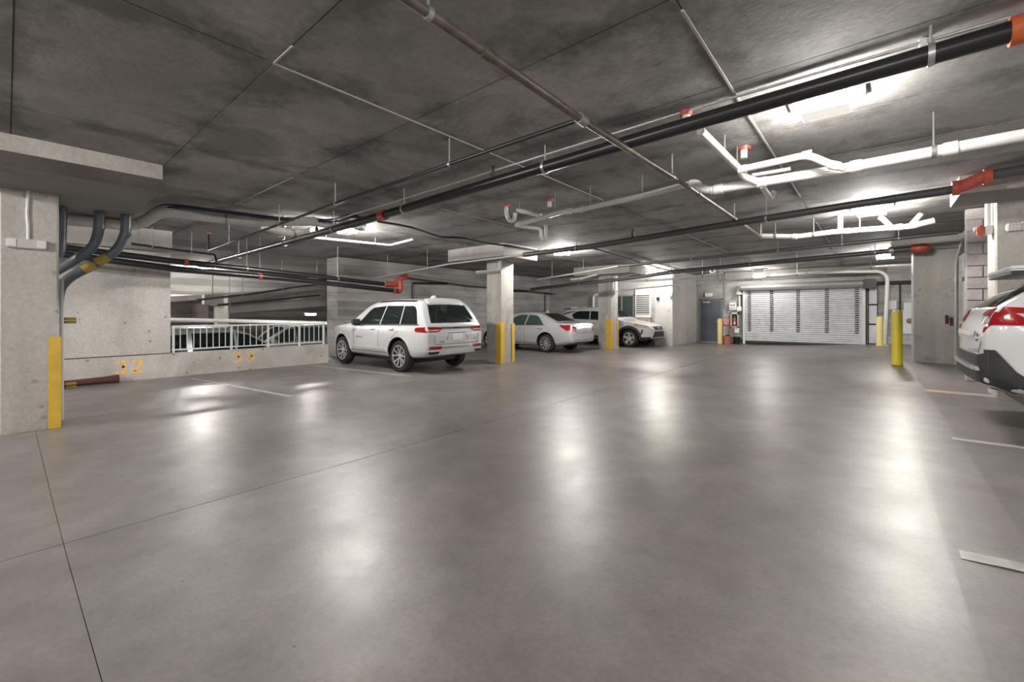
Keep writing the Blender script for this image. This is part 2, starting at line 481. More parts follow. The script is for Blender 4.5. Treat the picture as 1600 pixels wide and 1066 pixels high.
# ceiling: one slab cast on plywood forms, a panel of it per sheet
ceiling = struct('ceiling', 'dark board-formed concrete ceiling with form seams')
pm = MB().box((-1.216, -0.606, 0), (1.216, 0.606, 0.08)).mesh('ceiling_panel')
pm.materials.append(M['ceiling'])
for i in range(-4, 5):
    for j in range(-9, 18):
        cx = -0.87 - 2.44 * i - 1.22
        cy = 1.25 + 1.22 * j + 0.61
        if cx < -14.6 or cx > 8 or cy > 22.8: continue
        o = link('ceiling_panel', pm, None, ceiling, (cx, cy, CEIL + rnd.uniform(0, 0.004)))
mb = MB().box((-14.6, -10, CEIL + 0.02), (8, 23, CEIL + 0.3))
mb.obj('slab', 'panel_dark', ceiling)
for x, y0, y1 in ((-3.31, 1.25, 6.2), (-0.87, 2.6, 8.0), (1.57, 6.5, 12.0), (-0.87, 10.5, 15.5), (-5.75, 4.9, 8.0), (-3.31, 9.5, 14.0)):
    MB().box((x - 0.008, y0, CEIL - 0.007), (x + 0.008, y1, CEIL + 0.02)).obj('seam_ridge', 'ridge', ceiling)
for y, x0, x1 in ((1.25, -3.31, -3.0), (2.47, -8.2, -5.9)):
    MB().box((x0, y - 0.006, CEIL - 0.005), (x1, y + 0.006, CEIL + 0.02)).obj('seam_ridge', 'ridge', ceiling)

# walls
def wall(name, a, b, mat, label=None):
    o = MB().box(a, b).obj(name, mat)
    o['kind'] = 'structure'
    if label: o['label'] = label
    return o
LW = wall('wall_low', (-12.28, -10, 0), (-12.0, 6.0, 0.52), 'lowwall', 'low concrete wall with orange stall numbers 32 and 33')
UW = wall('wall_left', (-12.30, -10, 0.52), (-12.09, 2.39, CEIL), 'wall', 'pock-marked cast concrete wall above the low wall')
MB().box((-12.095, -10, 0.52), (-12.075, 2.39, 0.54)).obj('construction_joint', 'form_stain', UW)
wall('trim_1', (-12.05, -10, 2.80), (-11.93, 2.39, CEIL), 'panel_light', 'pale concrete beam along the top of the left wall')
wall('wall_left_far', (-14.0, 6.95, -0.9), (-13.3, 18.9, CEIL), 'cmu_y', 'board-marked concrete wall behind the parked cars')
wall('wall_back', (-14.0, 18.9, 0), (-6.6, 19.2, CEIL), 'board_x', 'board-marked concrete wall behind the hatchback nose')
wall('wall_core', (-6.95, 18.45, 0), (-6.58, 21.7, CEIL), 'wall', 'cast concrete wall left of the grey door')
wall('wall_core_pier', (-7.35, 18.45, 0), (-6.95, 18.9, CEIL), 'column', 'concrete pier beside the louvred cabinet')
DW = wall('wall_door', (-6.6, 21.7, 0), (2.4, 21.95, CEIL), 'cmu_x', 'green-grey block wall around the roller door')
wall('wall_right', (6.6, -10, 0), (6.9, 23, CEIL), 'wall')
wall('wall_behind', (-14, -9.9, -0.9), (6.9, -9.6, CEIL), 'wall')
wall('wall_end', (2.3, 13.0, 0), (6.7, 13.3, CEIL), 'wall')
wall('wall_side', (2.1, 13.0, 0), (2.3, 21.9, CEIL), 'cmu_y')

# block wall beside the right column: blocks one by one
BX = 1.24
BW = struct('wall_block', 'pinkish grey concrete block wall with a red strobe in front')
MB().box((BX, 10.84, 0.2), (3.3, 11.0, CEIL)).obj('mortar', 'mortar', BW)
bm_ = MB().bevbox((-0.195, -0.02, -0.094), (0.195, 0.06, 0.094), 0.006).mesh('block'); bm_.materials.append(M['block'])
hm_ = MB().bevbox((-0.095, -0.02, -0.094), (0.095, 0.06, 0.094), 0.006).mesh('half_block'); hm_.materials.append(M['block'])
for r_ in range(15):
    z = 0.25 + 0.1 + 0.2 * r_
    x = BX
    if r_ % 2:
        link('block', hm_, None, BW, (x + 0.1, 10.82 + rnd.uniform(-.003, .003), z)); x += 0.2
    while x < 2.9:
        link('block', bm_, None, BW, (x + 0.2, 10.82 + rnd.uniform(-.003, .003), z)); x += 0.4

# columns and their drop panels
def column(x0, x1, y0, y1, z0, z1, label, mat='column', ch=0.02):
    c = [(x0 + ch, y0), (x1 - ch, y0), (x1, y0 + ch), (x1, y1 - ch), (x1 - ch, y1), (x0 + ch, y1), (x0, y1 - ch), (x0, y0 + ch)]
    o = MB().prism(c, 'z', z0, z1).obj('column', mat)
    o['kind'] = 'structure'; o['label'] = label
    return o
def drop(x0, x1, y0, y1, z0, label, band=False):
    o = struct('column_capital', label)
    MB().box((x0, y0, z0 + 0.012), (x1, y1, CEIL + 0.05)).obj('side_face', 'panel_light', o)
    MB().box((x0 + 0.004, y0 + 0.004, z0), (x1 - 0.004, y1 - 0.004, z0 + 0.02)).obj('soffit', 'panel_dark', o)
    if band:
        MB().box((x0 - 0.003, y0 - 0.003, z0 + 0.002), (x1 + 0.003, y1 + 0.003, z0 + 0.155)).obj('stained_band', 'form_stain', o)
    return o
column(-8.42, -7.83, -0.06, 0.43, 0, 2.93, 'bare concrete column at the left edge with a lit twin-head box')
drop(-9.6, -6.66, -0.75, 1.24, 2.92, 'brown-banded drop panel over the left column', band=True)
column(-8.62, -8.06, 9.04, 9.62, 0, 2.92, 'middle concrete column between the big white sport utility vehicle and the saloon')
drop(-9.45, -7.3, 8.3, 9.75, 2.91, 'pale drop panel over the middle column')
column(-8.42, -7.85, 15.3, 15.9, 0, 2.92, 'concrete column in front of the white crossover')
drop(-9.3, -6.9, 14.9, 16.4, 2.92, 'drop panel over the far column')
column(0.74, 1.50, 14.15, 14.9, 0.2, 2.95, 'wide concrete column behind the yellow bollard')
drop(0.35, 2.3, 14.0, 15.3, 2.93, 'drop panel over the wide right column')
column(1.32, 2.5, 9.05, 9.6, 0.2, 3.06, 'stained concrete column behind the white crossover at right')
drop(0.87, 3.4, 8.14, 9.05, 3.0, 'pale drop panel above the right crossover')

# lower half-level beyond the railing
wall('floor_lower', (-24.3, -4, -0.95), (-12.27, 16, -0.75), 'floor')
wall('wall_lower_back', (-24.3, -4, -0.9), (-24.0, 16, CEIL), 'board_x')
wall('wall_lower_end', (-24.2, 15.0, -0.9), (-13.9, 15.3, CEIL), 'board_x')
wall('wall_lower_side', (-24.2, -4.2, -0.9), (-12.2, -4.0, CEIL), 'wall')
wall('ceiling_lower', (-24.2, -4.1, CEIL), (-14.5, 15.2, CEIL + 0.2), 'panel_dark')
# sloping soffit slab and inclined beam of the ramp
o = MB().prism([(1.2, 1.55), (15, 3.0), (15, 3.2), (1.2, 1.75)], 'x', -23.9, -19.8).obj('ramp_soffit', 'panel_dark'); o['kind'] = 'structure'
o = MB().prism([(5.0, 1.42), (7.6, 1.62), (9.6, 1.86), (9.6, 2.55), (7.6, 2.3), (5.0, 2.05)], 'x', -17.6, -17.2).obj('ramp_beam', 'panel_light'); o['kind'] = 'structure'; o['label'] = 'pale sloping ramp beam beyond the railing'
wall('wall_pink', (-21.3, 2.2, -0.75), (-21.0, 5.4, 2.15), 'pink_block', 'pinkish block wall far beyond the railing')
c_ = column(-20.1, -19.7, 5.35, 5.75, -0.75, 1.95, 'small pale column far beyond the railing')
wall('trim_2', (-20.2, 5.2, 1.72), (-19.6, 6.1, 2.05), 'panel_light')
# ---------------------------------------------------------------- lamps
def lamp(x, y, z, label, power=1.0, sx=0.42, sy=0.28, rz=0.0, stem=None):
    key = 'lens_%.2f' % power
    if key not in M:
        M[key] = plain('lit_lens', LAMP_COLOR, 0.4, emit=LAMP * power)
    t = thing('ceiling_lamp', label, 'lamp', (x, y, z), rz, 'surface lamps on the garage ceiling')
    top = stem if stem else CEIL - z
    hx, hy = sx / 2, sy / 2
    MB().bevbox((-hx - 0.07, -hy - 0.05, top - 0.035), (hx + 0.07, hy + 0.05, top + 0.01), 0.008).obj('housing', 'bronze', t, True)
    if top > 0.14:
        MB().box((-hx * .8, -hy * .8, 0.09), (hx * .8, hy * .8, top - 0.03)).obj('mounting_box', 'bronze', t)
    # lens: a tapered ring of four lit sides, and the bottom panel
    zt = min(top - 0.03, 0.10)
    a = [(-hx, -hy), (hx, -hy), (hx, hy), (-hx, hy)]
    b = [(p[0] * 0.86, p[1] * 0.82) for p in a]
    vs = [(p[0], p[1], zt) for p in a] + [(p[0], p[1], 0.0) for p in b]
    MB().add(vs, [(i, (i + 1) % 4, 4 + (i + 1) % 4, 4 + i) for i in range(4)]).obj('lens', key, t)
    MB().box((-hx * .84, -hy * .80, -0.004), (hx * .84, hy * .80, 0.004)).obj('bottom_panel', 'lens_base', t)
    return t
lamp(-0.30, 4.37, 3.10, 'lit lamp nearest the camera, under the black pipe at upper right', 0.55, sx=0.38, sy=0.25)
lamp(-0.02, 9.47, 3.10, 'lit lamp behind the long white drain pipes near the red pipe fitting', 1.1)
lamp(0.27, 16.7, 3.02, 'lit lamp left of the wide right column top', 1.0)
lamp(-8.42, 4.62, 3.10, 'lit lamp among lagged ducts above the big white sport utility vehicle', 1.4)
lamp(-6.97, 10.52, 3.12, 'lit lamp right of the middle column drop panel', 1.5)
lamp(-6.97, 17.2, 2.94, 'lit lamp right of the far column top', 1.1)
lamp(-3.62, 20.2, 2.86, 'lit lamp over the left end of the roller door', 0.45)
lamp(-17.5, 8.0, 1.33, 'lit lamp under the sloping ramp beam beyond the railing', 1.2, stem=0.1)
lamp(-20.6, 5.1, 3.10, 'lit lamp far beyond the left wall end', 2.0)
lamp(-0.3, -1.6, 3.10, 'unseen fill lamp added on the ceiling just behind the camera', 0.6)  # added out of view to brighten the near floor
lamp(-0.3, -6.5, 3.10, 'unseen fill lamp added farthest behind the camera', 1.1)  # unseen, added as fill from behind
lamp(-8.6, -3.6, 3.10, 'unseen fill lamp added left of the camera beyond the left column', 2.3)  # added off-frame to lift the left floor and ceiling
lamp(-4.6, -3.2, 3.10, 'unseen fill lamp added behind the camera over the left aisle', 1.4)  # unseen fill over the aisle, added for the foreground
lamp(4.2, -2.5, 3.10, 'unseen fill lamp added behind the camera over the right bays', 0.9)  # added out of sight as fill from the right rear
lamp(5.0, 2.5, 3.10, 'unseen fill lamp added over the empty bay right of the camera', 1.0)  # unseen lamp, added as fill from the right
lamp(-18.5, 1.0, 3.10, 'unseen fill lamp added over the lower level behind the left wall', 2.5)  # added behind the wall to brighten the lower level

# ---------------------------------------------------------------- pipes and ducts
PATHS = {
    'main': [(0.657, 3.75, 3.072), (-1.211, 3.75, 3.049), (-6.791, 3.75, 2.926), (-14.805, 3.75, 2.844)],
    'main_conduit': [(0.213, 3.9, 3.228), (-1.259, 3.9, 3.238), (-4.441, 3.9, 3.191), (-7.063, 3.9, 3.154)],
    'branch_b': [(-1.75, 1.287, 2.993), (-1.75, 2.882, 2.961), (-1.75, 5.564, 3.004), (-1.75, 9.874, 2.982)],
    'thin_a': [(-1.797, 2.96, 2.991), (-5.581, 2.96, 2.968), (-11.494, 2.96, 2.841)],
    'pvc_big': [(0.943, 5.38, 2.902), (-0.318, 5.38, 2.877), (-1.458, 5.38, 2.894)],
    'pvc_s': [(-1.458, 5.38, 2.894), (-1.566, 5.38, 2.929), (-1.632, 5.38, 3.011), (-1.707, 5.38, 3.018)],
    'pvc_small': [(-1.707, 5.38, 3.018), (-2.343, 5.38, 2.973), (-3.267, 5.38, 2.939), (-3.544, 5.38, 2.953), (-4.464, 5.38, 2.873)],
    'trap_feed': [(-3.971, 5.38, 2.958), (-4.437, 5.38, 3.12)],
    'trap_one': [(-4.69, 5.4, 3.356), (-4.69, 5.4, 3.088), (-4.619, 5.4, 2.971), (-4.522, 5.4, 2.958), (-4.495, 5.4, 3.08)],
    'trap_two': [(-4.464, 5.38, 2.873), (-4.194, 5.7, 2.824), (-4.181, 5.7, 2.675), (-4.165, 5.75, 2.637), (-4.148, 5.78, 2.682), (-4.162, 5.8, 2.899)],
    'pvc_up': [(-1.186, 4.035, 3.08), (-1.121, 5.238, 3.02)],
    'pvc_loop': [(-1.102, 5.15, 3.001), (-0.499, 5.15, 3.017), (-0.305, 5.15, 2.872), (-0.197, 5.15, 2.818)],
    'pvc_link': [(-1.102, 5.15, 3.001), (-1.085, 5.25, 2.945), (-0.941, 5.38, 2.869)],
    'pvc_drop': [(-0.941, 5.38, 2.848), (-0.932, 5.9, 2.803), (-0.913, 5.95, 2.895)],
    'pvc_stub': [(-1.077, 5.6, 3.043), (-0.7, 5.6, 3.036)],
    'dark_a': [(0.794, 7.75, 3.004), (-0.311, 7.75, 2.971), (-1.63, 7.75, 2.922), (-4.403, 7.75, 2.801), (-6.161, 7.75, 2.783)],
    'dark_a_gray': [(-6.161, 7.75, 2.783), (-8.826, 7.75, 2.754), (-11.697, 7.75, 2.599), (-14.035, 7.75, 2.481)],
    'dark_fit': [(0.794, 7.75, 3.02), (0.9, 7.75, 3.048), (0.998, 7.75, 3.1), (1.067, 7.75, 3.11)],
    'dark_fit2': [(1.067, 7.75, 3.118), (1.358, 7.75, 3.133)],
    'mid_dark': [(1.318, 12.5, 3.077), (-1.236, 12.5, 3.014), (-4.288, 12.5, 2.943), (-6.163, 12.5, 2.908)],
    'mid_gray': [(-6.163, 12.5, 2.908), (-7.843, 12.5, 2.762), (-9.342, 12.5, 2.639)],
    'far_dark': [(0.902, 13.6, 2.933), (-1.345, 13.6, 2.849), (-4.665, 13.6, 2.734), (-6.705, 13.6, 2.573), (-10.484, 13.6, 2.375)],
    'pvc_mid': [(-1.761, 10.0, 3.013), (-1.145, 10.0, 2.93), (-0.591, 10.0, 2.951), (0.269, 10.0, 2.925), (0.482, 10.0, 2.92), (0.779, 10.0, 2.977)],
    'pvc_far': [(0.814, 15.6, 2.712), (-0.27, 15.6, 2.699), (-1.868, 15.6, 2.57), (-5.351, 15.6, 2.439), (-7.856, 15.6, 2.289)],
    'door_pvc': [(-3.244, 20.4, 2.985), (-1.207, 20.4, 2.993), (0.203, 20.4, 2.93), (0.394, 20.4, 2.735), (0.36, 20.4, 1.634), (0.308, 20.4, 0.299)],
    'twin_up': [(-11.2, 0.645, 2.629), (-11.2, 2.252, 2.522), (-11.2, 4.714, 2.423), (-11.2, 7.31, 2.294)],
    'twin_low': [(-11.2, 0.645, 2.502), (-11.2, 2.252, 2.361), (-11.2, 4.407, 2.291), (-11.2, 7.761, 2.1)],
    'twin_elbow': [(-11.3, 7.375, 2.301), (-11.3, 7.784, 2.302), (-11.3, 7.924, 2.489), (-11.3, 8.212, 2.608)],
    'wall_gray': [(-12.9, 9.375, 2.771), (-12.9, 12.378, 2.621), (-12.9, 16.226, 2.567), (-12.9, 20.56, 2.421)],
    'duct': [(-9.1, 0.524, 2.821), (-9.1, 1.227, 2.837), (-9.1, 1.398, 2.884), (-8.7, 1.57, 3.031), (-8.7, 1.717, 3.078), (-8.916, 2.334, 3.12), (-8.725, 2.985, 3.12), (-7.949, 3.691, 3.14), (-8.039, 4.237, 3.14)],
    'duct_two': [(-8.784, 3.059, 3.08), (-8.855, 3.484, 3.03), (-8.996, 3.913, 3.03), (-8.506, 3.949, 3.08)],
    'cable_blue': [(-11.172, 1.62, 3.17), (-9.063, 1.57, 3.17), (-8.52, 1.649, 3.17), (-8.47, 2.128, 3.17), (-8.336, 2.852, 3.17), (-8.229, 3.349, 3.17), (-7.705, 3.936, 3.17), (-7.037, 3.885, 3.17), (-6.999, 4.047, 3.17)],
    'cable_black': [(-7.165, 4.538, 3.17), (-7.103, 5.223, 3.17), (-7.574, 6.457, 3.17), (-7.237, 6.742, 3.17), (-7.361, 7.838, 3.17), (-7.19, 8.4, 3.17), (-7.16, 9.9, 3.17)],
    'cable_black2': [(-5.797, 9.706, 3.17), (-5.758, 10.484, 3.17), (-5.897, 11.919, 3.17), (-6.139, 14.098, 3.17), (-6.558, 19.118, 3.17)],
    'white_line': [(-9.397, 3.512, 3.1), (-9.392, 4.503, 3.1), (-9.056, 6.091, 3.1), (-7.954, 5.937, 3.1)],
    'conduit_one': [(-8.6, 0.489, 2.925), (-8.6, 0.489, 2.568), (-8.6, 0.477, 2.3), (-8.6, 0.447, 2.209)],
    'conduit_two': [(-8.6, 0.874, 2.925), (-8.6, 0.874, 2.66), (-8.65, 0.825, 2.399), (-8.7, 0.653, 2.21), (-9.1, 0.473, 2.047)],
    'conduit_three': [(-8.6, 1.167, 2.925), (-8.6, 1.167, 2.636), (-8.65, 1.073, 2.37), (-8.7, 0.85, 2.163), (-8.75, 0.579, 1.942), (-8.75, 0.485, 1.792), (-8.75, 0.461, 1.522)],
    'sprk_left': [(-11.7, 1.667, 2.864), (-11.7, 2.353, 2.822), (-11.6, 3.099, 2.778), (-11.4, 3.083, 2.613)],
    'col2_pipe': [(-6.952, 15.1, 2.601), (-5.18, 15.1, 2.608), (-3.74, 15.1, 2.724)],
    'lower_pipe': [(-15.5, 3.7, 1.815), (-15.5, 5.114, 2.033), (-15.5, 6.743, 2.357), (-15.5, 7.72, 2.521)],
    'lower_pipe2': [(-16.8, 4.58, 1.686), (-16.8, 6.17, 1.869), (-16.8, 8.055, 2.112)],
    'white_bar': [(-19.5, 3.646, 1.174), (-19.5, 5.749, 1.107), (-19.5, 8.483, 0.993)],
}


def pipe(name, label, cat, key, r, mat, fil=0.05, hang=(), couplings=(), ends=None, hmat='galv', cmat=None, clen=0.07, crad=1.22, n=14, extend=None, group=None):
    pts = [Vector(p) for p in PATHS[key]] if isinstance(key, str) else [Vector(p) for p in key]
    if extend:
        a, b = extend
        if a: pts[0] = pts[0] + (pts[0] - pts[1]).normalized() * a
        if b: pts[-1] = pts[-1] + (pts[-1] - pts[-2]).normalized() * b
    t = thing(name, label, cat, pts[0][:], 0, group)
    o3 = pts[0].copy()
    loc = [p - o3 for p in pts]
    f = fillet(loc, fil)
    MB().tube(f, r, n).obj('pipe_run', mat, t, True, angle=50)
    for h in hang:
        p, d = along(loc, h)
        top = CEIL - o3.z - p.z
        w = Vector((d.x, d.y, 0)).normalized() * 0.016
        MB().tube([p + Vector((0, 0, r * 1.0)), p + Vector((0, 0, top + 0.005))], 0.008, 6).obj('hanger_rod', hmat, t, True)
        MB().tube([p - w, p + w], r * 1.14, n).obj('hanger_ring', hmat, t, True)
    for c in couplings:
        p, d = along(loc, c)
        MB().tube([p - d * clen / 2, p + d * clen / 2], r * crad, n).obj('coupling', cmat or mat, t, True, angle=50)
    return t, loc

P1, l1 = pipe('sprinkler_main', 'thick black sprinkler main crossing the picture from upper right to lower left', 'pipe', 'main', 0.062, 'black_pipe', hang=(0.165, 0.33, 0.47, 0.585, 0.7, 0.85), couplings=(0.1434,), cmat='orange', clen=0.13, crad=1.32, extend=(2.6, 0))
p, d = along(l1, 0.50)
MB().tube([p - d * 0.07, p + d * 0.07], 0.085, 14).obj('coupling', 'red', P1, True)
for k in (0.372, 0.62):
    p, d = along(l1, k)
    MB().lathe([(0.03, 0.05), (0.034, 0.12), (0.016, 0.125), (0.016, 0.17), (0.03, 0.18), (0.03, 0.20)], 'z', p, 10).obj('sprinkler_head', 'black', P1, True)
p, d = along(l1, 0.163)
pipe('conduit', 'thin pale conduit running just above the thick black main', 'pipe', 'main_conduit', 0.013, 'galv', extend=(2.6, 3.0), couplings=(0.3, 0.55, 0.8), n=8)
# strut bracket, vertical conduit and red-capped stub by the nearest lamp
t = thing('junction_bracket', 'galvanised box at the foot of a white drop conduit, upper right', 'bracket', (0.25, 3.9, 3.14))
MB().bevbox((-0.09, -0.04, -0.02), (0.09, 0.05, 0.02), 0.006).obj('plate', 'galv', t)
MB().tube([(0, 0, 0), (0, 0.0, 0.11)], 0.022, 10).obj('drop_conduit', 'pvc', t, True)
t = thing('pipe_stub', 'white stub with red collar rising through the ceiling by the black main', 'pipe', (-1.28, 3.92, CEIL))
MB().tube([(0, 0, 0.0), (0.01, 0, -0.10), (0.05, -0.02, -0.17)], 0.035, 12).obj('stub', 'pvc', t, True)
MB().lathe([(0.05, -0.045), (0.055, 0.0)], 'z', (0, 0, 0), 14).obj('collar', 'red', t, True)

P2, l2 = pipe('branch_pipe', 'bare brown steel branch pipe running up from the middle top edge', 'pipe', 'branch_b', 0.030, 'brown_pipe', hang=(0.20, 0.53, 0.8), couplings=(0.24, 0.62), extend=(2.0, 0))
p, d = along(l2, 0.343)
MB().tube([p - d * 0.05, p + d * 0.05], 0.042, 12).obj('tee', 'grey_pipe', P2, True)
MB().tube([l2[-1] + Vector((0, 0, -0.02)), l2[-1] + Vector((0, 0, CEIL - 2.982 - 0.01))], 0.03, 10).obj('riser', 'brown_pipe', P2, True)
P3, l3 = pipe('sprinkler_branch', 'thin black branch pipe from the brown pipe tee to a riser at left', 'pipe', 'thin_a', 0.020, 'black_pipe', hang=(0.16, 0.405, 0.6, 0.86))
MB().tube([l3[-1], l3[-1] + Vector((0, 0, CEIL - 2.841))], 0.022, 10).obj('riser', 'black_pipe', P3, True)
MB().lathe([(0.05, CEIL - 2.841 - 0.03), (0.05, CEIL - 2.841)], 'z', l3[-1], 12).obj('collar', 'red', P3, True)

D1, ld = pipe('drain_pipe', 'long white drain pipe from the right edge to two traps', 'pipe', 'pvc_big', 0.052, 'pvc', hang=(0.64, 0.20), couplings=(0.40, 0.62, 0.745, 0.90, 0.985), extend=(2.8, 0), crad=1.18, clen=0.09, hmat='rod')
def add_run(t, key, r, mat='pvc', fil=0.05, name='branch_run', couplings=(), hang=(), extra=None):
    o3 = t.location
    pts = [Vector(p) - o3 for p in PATHS[key]]
    MB().tube(fillet(pts, fil), r, 14).obj(name, mat, t, True, angle=50)
    for c in couplings:
        p, d = along(pts, c)
        MB().tube([p - d * 0.04, p + d * 0.04], r * 1.2, 14).obj('coupling', mat, t, True)
    for h in hang:
        p, d = along(pts, h)
        MB().tube([p, (p.x, p.y, CEIL - o3.z)], 0.008, 6).obj('hanger_rod', 'rod', t, True)
    return pts
add_run(D1, 'pvc_s', 0.046, fil=0.06)
add_run(D1, 'pvc_small', 0.036, fil=0.05, couplings=(0.55, 0.63, 0.97), hang=(0.22, 0.5, 0.72))
add_run(D1, 'trap_feed', 0.030, couplings=(0.05, 0.75), hang=(0.9,))
add_run(D1, 'trap_one', 0.034, fil=0.09, name='trap')
add_run(D1, 'trap_two', 0.030, fil=0.05, name='trap')
add_run(D1, 'pvc_up', 0.036, hang=(0.55, 0.9))
add_run(D1, 'pvc_loop', 0.036, fil=0.08, couplings=(0.02, 0.62, 0.9), hang=())
add_run(D1, 'pvc_link', 0.042, fil=0.05)
add_run(D1, 'pvc_drop', 0.030, fil=0.06)
add_run(D1, 'pvc_stub', 0.022)
for x, y in ((-4.69, 5.4), (-3.95, 5.6), (-1.08, 5.2)):
    MB().lathe([(0.065, CEIL - D1.location.z - 0.03), (0.072, CEIL - D1.location.z)], 'z', Vector((x, y, 0)) - Vector((D1.location.x, D1.location.y, 0)), 16).obj('collar', 'red', D1, True)
    MB().tube([Vector((x, y, CEIL - 0.12)) - D1.location, Vector((x, y, CEIL - 0.02)) - D1.location], 0.036, 12).obj('stub', 'pvc', D1, True)

P5, l5 = pipe('dark_sprinkler_pipe', 'dark sprinkler pipe ending in the red offset fitting at right', 'pipe', 'dark_a', 0.055, 'dark_pipe', hang=(0.30, 0.80), hmat='rod')
add_run(P5, 'dark_fit', 0.075, 'red', 0.06, 'offset_fitting')
for k, q in (('dark_fit', 0), ('dark_fit', -1)):
    pp = Vector(PATHS[k][q]) - P5.location
    MB().tube([pp - Vector((0.035, 0, 0.0)), pp + Vector((0.035, 0, 0.0))], 0.092, 14).obj('coupling', 'red', P5, True)
p_ = [Vector(q) - P5.location for q in PATHS['dark_fit2']]
MB().tube([p_[0], p_[1] + (p_[1] - p_[0]) * 6], 0.06, 14).obj('pipe_run', 'dark_pipe', P5, True)
p, d = along(l5, 0.835)
MB().lathe([(0.03, 0.05), (0.034, 0.13), (0.016, 0.135), (0.03, 0.2)], 'z', along(l5, 0.62)[0], 10).obj('sprinkler_head', 'black', P5, True)
p_ = [Vector(q) - P5.location for q in PATHS['dark_a_gray']]
MB().tube(p_, 0.026, 12).obj('reduced_run', 'grey_pipe', P5, True)
MB().tube([p_[0] - Vector((0.05, 0, 0)), p_[0] + Vector((0.07, 0, 0))], 0.05, 12).obj('coupling', 'red', P5, True)
for h in (0.25, 0.45, 0.7):
    p, d = along(p_, h)
    MB().tube([p, (p.x, p.y, CEIL - P5.location.z)], 0.008, 6).obj('hanger_rod', 'rod', P5)
P6, l6 = pipe('sprinkler_pipe', 'dark pipe passing in front of the wide right column top', 'pipe', 'mid_dark', 0.042, 'dark_pipe', hang=(0.12, 0.25, 0.42, 0.7), hmat='rod')
add_run(P6, 'mid_gray', 0.028, 'grey_pipe', name='reduced_run', hang=(0.4, 0.8))
P7, l7 = pipe('sprinkler_pipe', 'dark pipe with the round red cap on the wide right column', 'pipe', 'far_dark', 0.06, 'dark_pipe', hang=(0.06, 0.3, 0.5, 0.8), hmat='rod', extend=(-0.2, 0))
MB().lathe([(0.05, -0.18), (0.09, -0.12), (0.105, 0.0), (0.10, 0.1), (0.06, 0.16), (0.01, 0.18)], 'x', (0.12, 0, 0), 16).obj('end_cap', 'red', P7, True)
MB().tube([(-0.42, 0, -0.01), (-0.34, 0, 0.0)], 0.085, 14).obj('coupling', 'grey_pipe', P7, True)
D2, l_ = pipe('drain_pipe', 'white drain pipe running beside the lamp behind the dark pipe', 'pipe', 'pvc_mid', 0.05, 'pvc', hang=(0.1, 0.35, 0.62), couplings=(0.23, 0.55, 0.83, 0.9), crad=1.15, hmat='rod')
for dx, dz0, dz1 in ((-0.02, 0.0, CEIL - 3.013), ):
    MB().tube([(dx, 0, dz0), (dx, 0, dz1)], 0.03, 12).obj('riser', 'pvc', D2, True)
o3 = D2.location
for a, b in (((-0.47, 10.0, 2.95), (-0.47, 10.0, CEIL)), ((0.25, 10.0, 2.93), (0.10, 9.8, 3.1)), ((0.5, 10.0, 2.95), (0.62, 10.1, 3.12))):
    MB().tube([Vector(a) - o3, Vector(b) - o3], 0.042, 12).obj('branch_run', 'pvc', D2, True)
pipe('water_pipe', 'thin white pipe ending at the left side of the wide right column', 'pipe', 'pvc_far', 0.028, 'pvc', hang=(0.1, 0.3, 0.55, 0.8), couplings=(0.05, 0.35), hmat='rod', crad=1.4, clen=0.05)
DP, l_ = pipe('drain_pipe', 'white downpipe standing right of the roller door', 'pipe', 'door_pvc', 0.06, 'pvc', fil=0.16, couplings=(0.02, 0.66, 0.93, 0.99), hang=(0.2,), hmat='rod')
MB().box((-0.12, -0.12, fz(0.3) - 2.985), (0.12, 0.12, fz(0.3) - 2.985 + 0.05)).obj('floor_flange', 'light_grey', DP, loc=(0.308 + 3.244, 0, 0))
TU, l_ = pipe('sprinkler_riser_pipe', 'upper of the two black pipes below the left beam', 'pipe', 'twin_up', 0.06, 'black_pipe', hang=(0.3, 0.62, 0.85), couplings=(0.5,), cmat='red', hmat='rod', extend=(3, 0))
TL, l_ = pipe('sprinkler_riser_pipe', 'lower of the two black pipes below the left beam', 'pipe', 'twin_low', 0.065, 'black_pipe', couplings=(0.62, 0.99), cmat='red', hang=(0.62,), hmat='rod', extend=(3, 0))
add_run(TU, 'twin_elbow', 0.085, 'red', 0.12, 'elbow')
o3 = TL.location
a = Vector((-11.2, 7.761, 2.1)) - o3
MB().tube(fillet([a, a + Vector((-0.02, 0.14, 0)), a + Vector((-0.02, 0.14, 0.32))], 0.09), 0.08, 14).obj('elbow', 'red', TL, True)
pipe('grey_wall_pipe', 'grey pipe from the red elbows along the far left wall', 'pipe', 'wall_gray', 0.055, 'grey_pipe', hang=(0.15, 0.4, 0.65, 0.9), couplings=(0.05, 0.5), hmat='rod')
for k, (y, z) in enumerate(((9.9, 2.55), (15.3, 2.45), (18.4, 2.5))):
    mb = MB().tube(fillet([(-13.258, y, 1.2), (-13.258, y, z), (-13.258, y + 1.7, z + 0.06)], 0.08), 0.045, 10)
    tag(mb.obj('black_vent_pipe', 'black_pipe', None, True), ('black bent pipe on the wall above the big white sport utility vehicle', 'black bent pipe on the wall above the saloon roof', 'black bent pipe near the far wall corner')[k], 'pipe')
pipe('water_pipe', 'pale pipe beside the far column leading towards the grey door', 'pipe', 'col2_pipe', 0.04, 'pvc', hang=(0.2, 0.5, 0.8), hmat='rod', couplings=(0.5,))
pipe('sprinkler_pipe', 'thin dark pipe high beyond the railing', 'pipe', 'lower_pipe', 0.035, 'dark_pipe', hang=(0.3, 0.6, 0.9), hmat='rod')
pipe('sprinkler_pipe', 'thin dark pipe under the ramp beam beyond the railing', 'pipe', 'lower_pipe2', 0.045, 'dark_pipe', hang=(0.1,), hmat='galv')
pipe('crash_rail', 'white horizontal pipe rail beyond the parked minivan', 'pipe', 'white_bar', 0.08, 'pvc', extend=(7.6, 6.5))
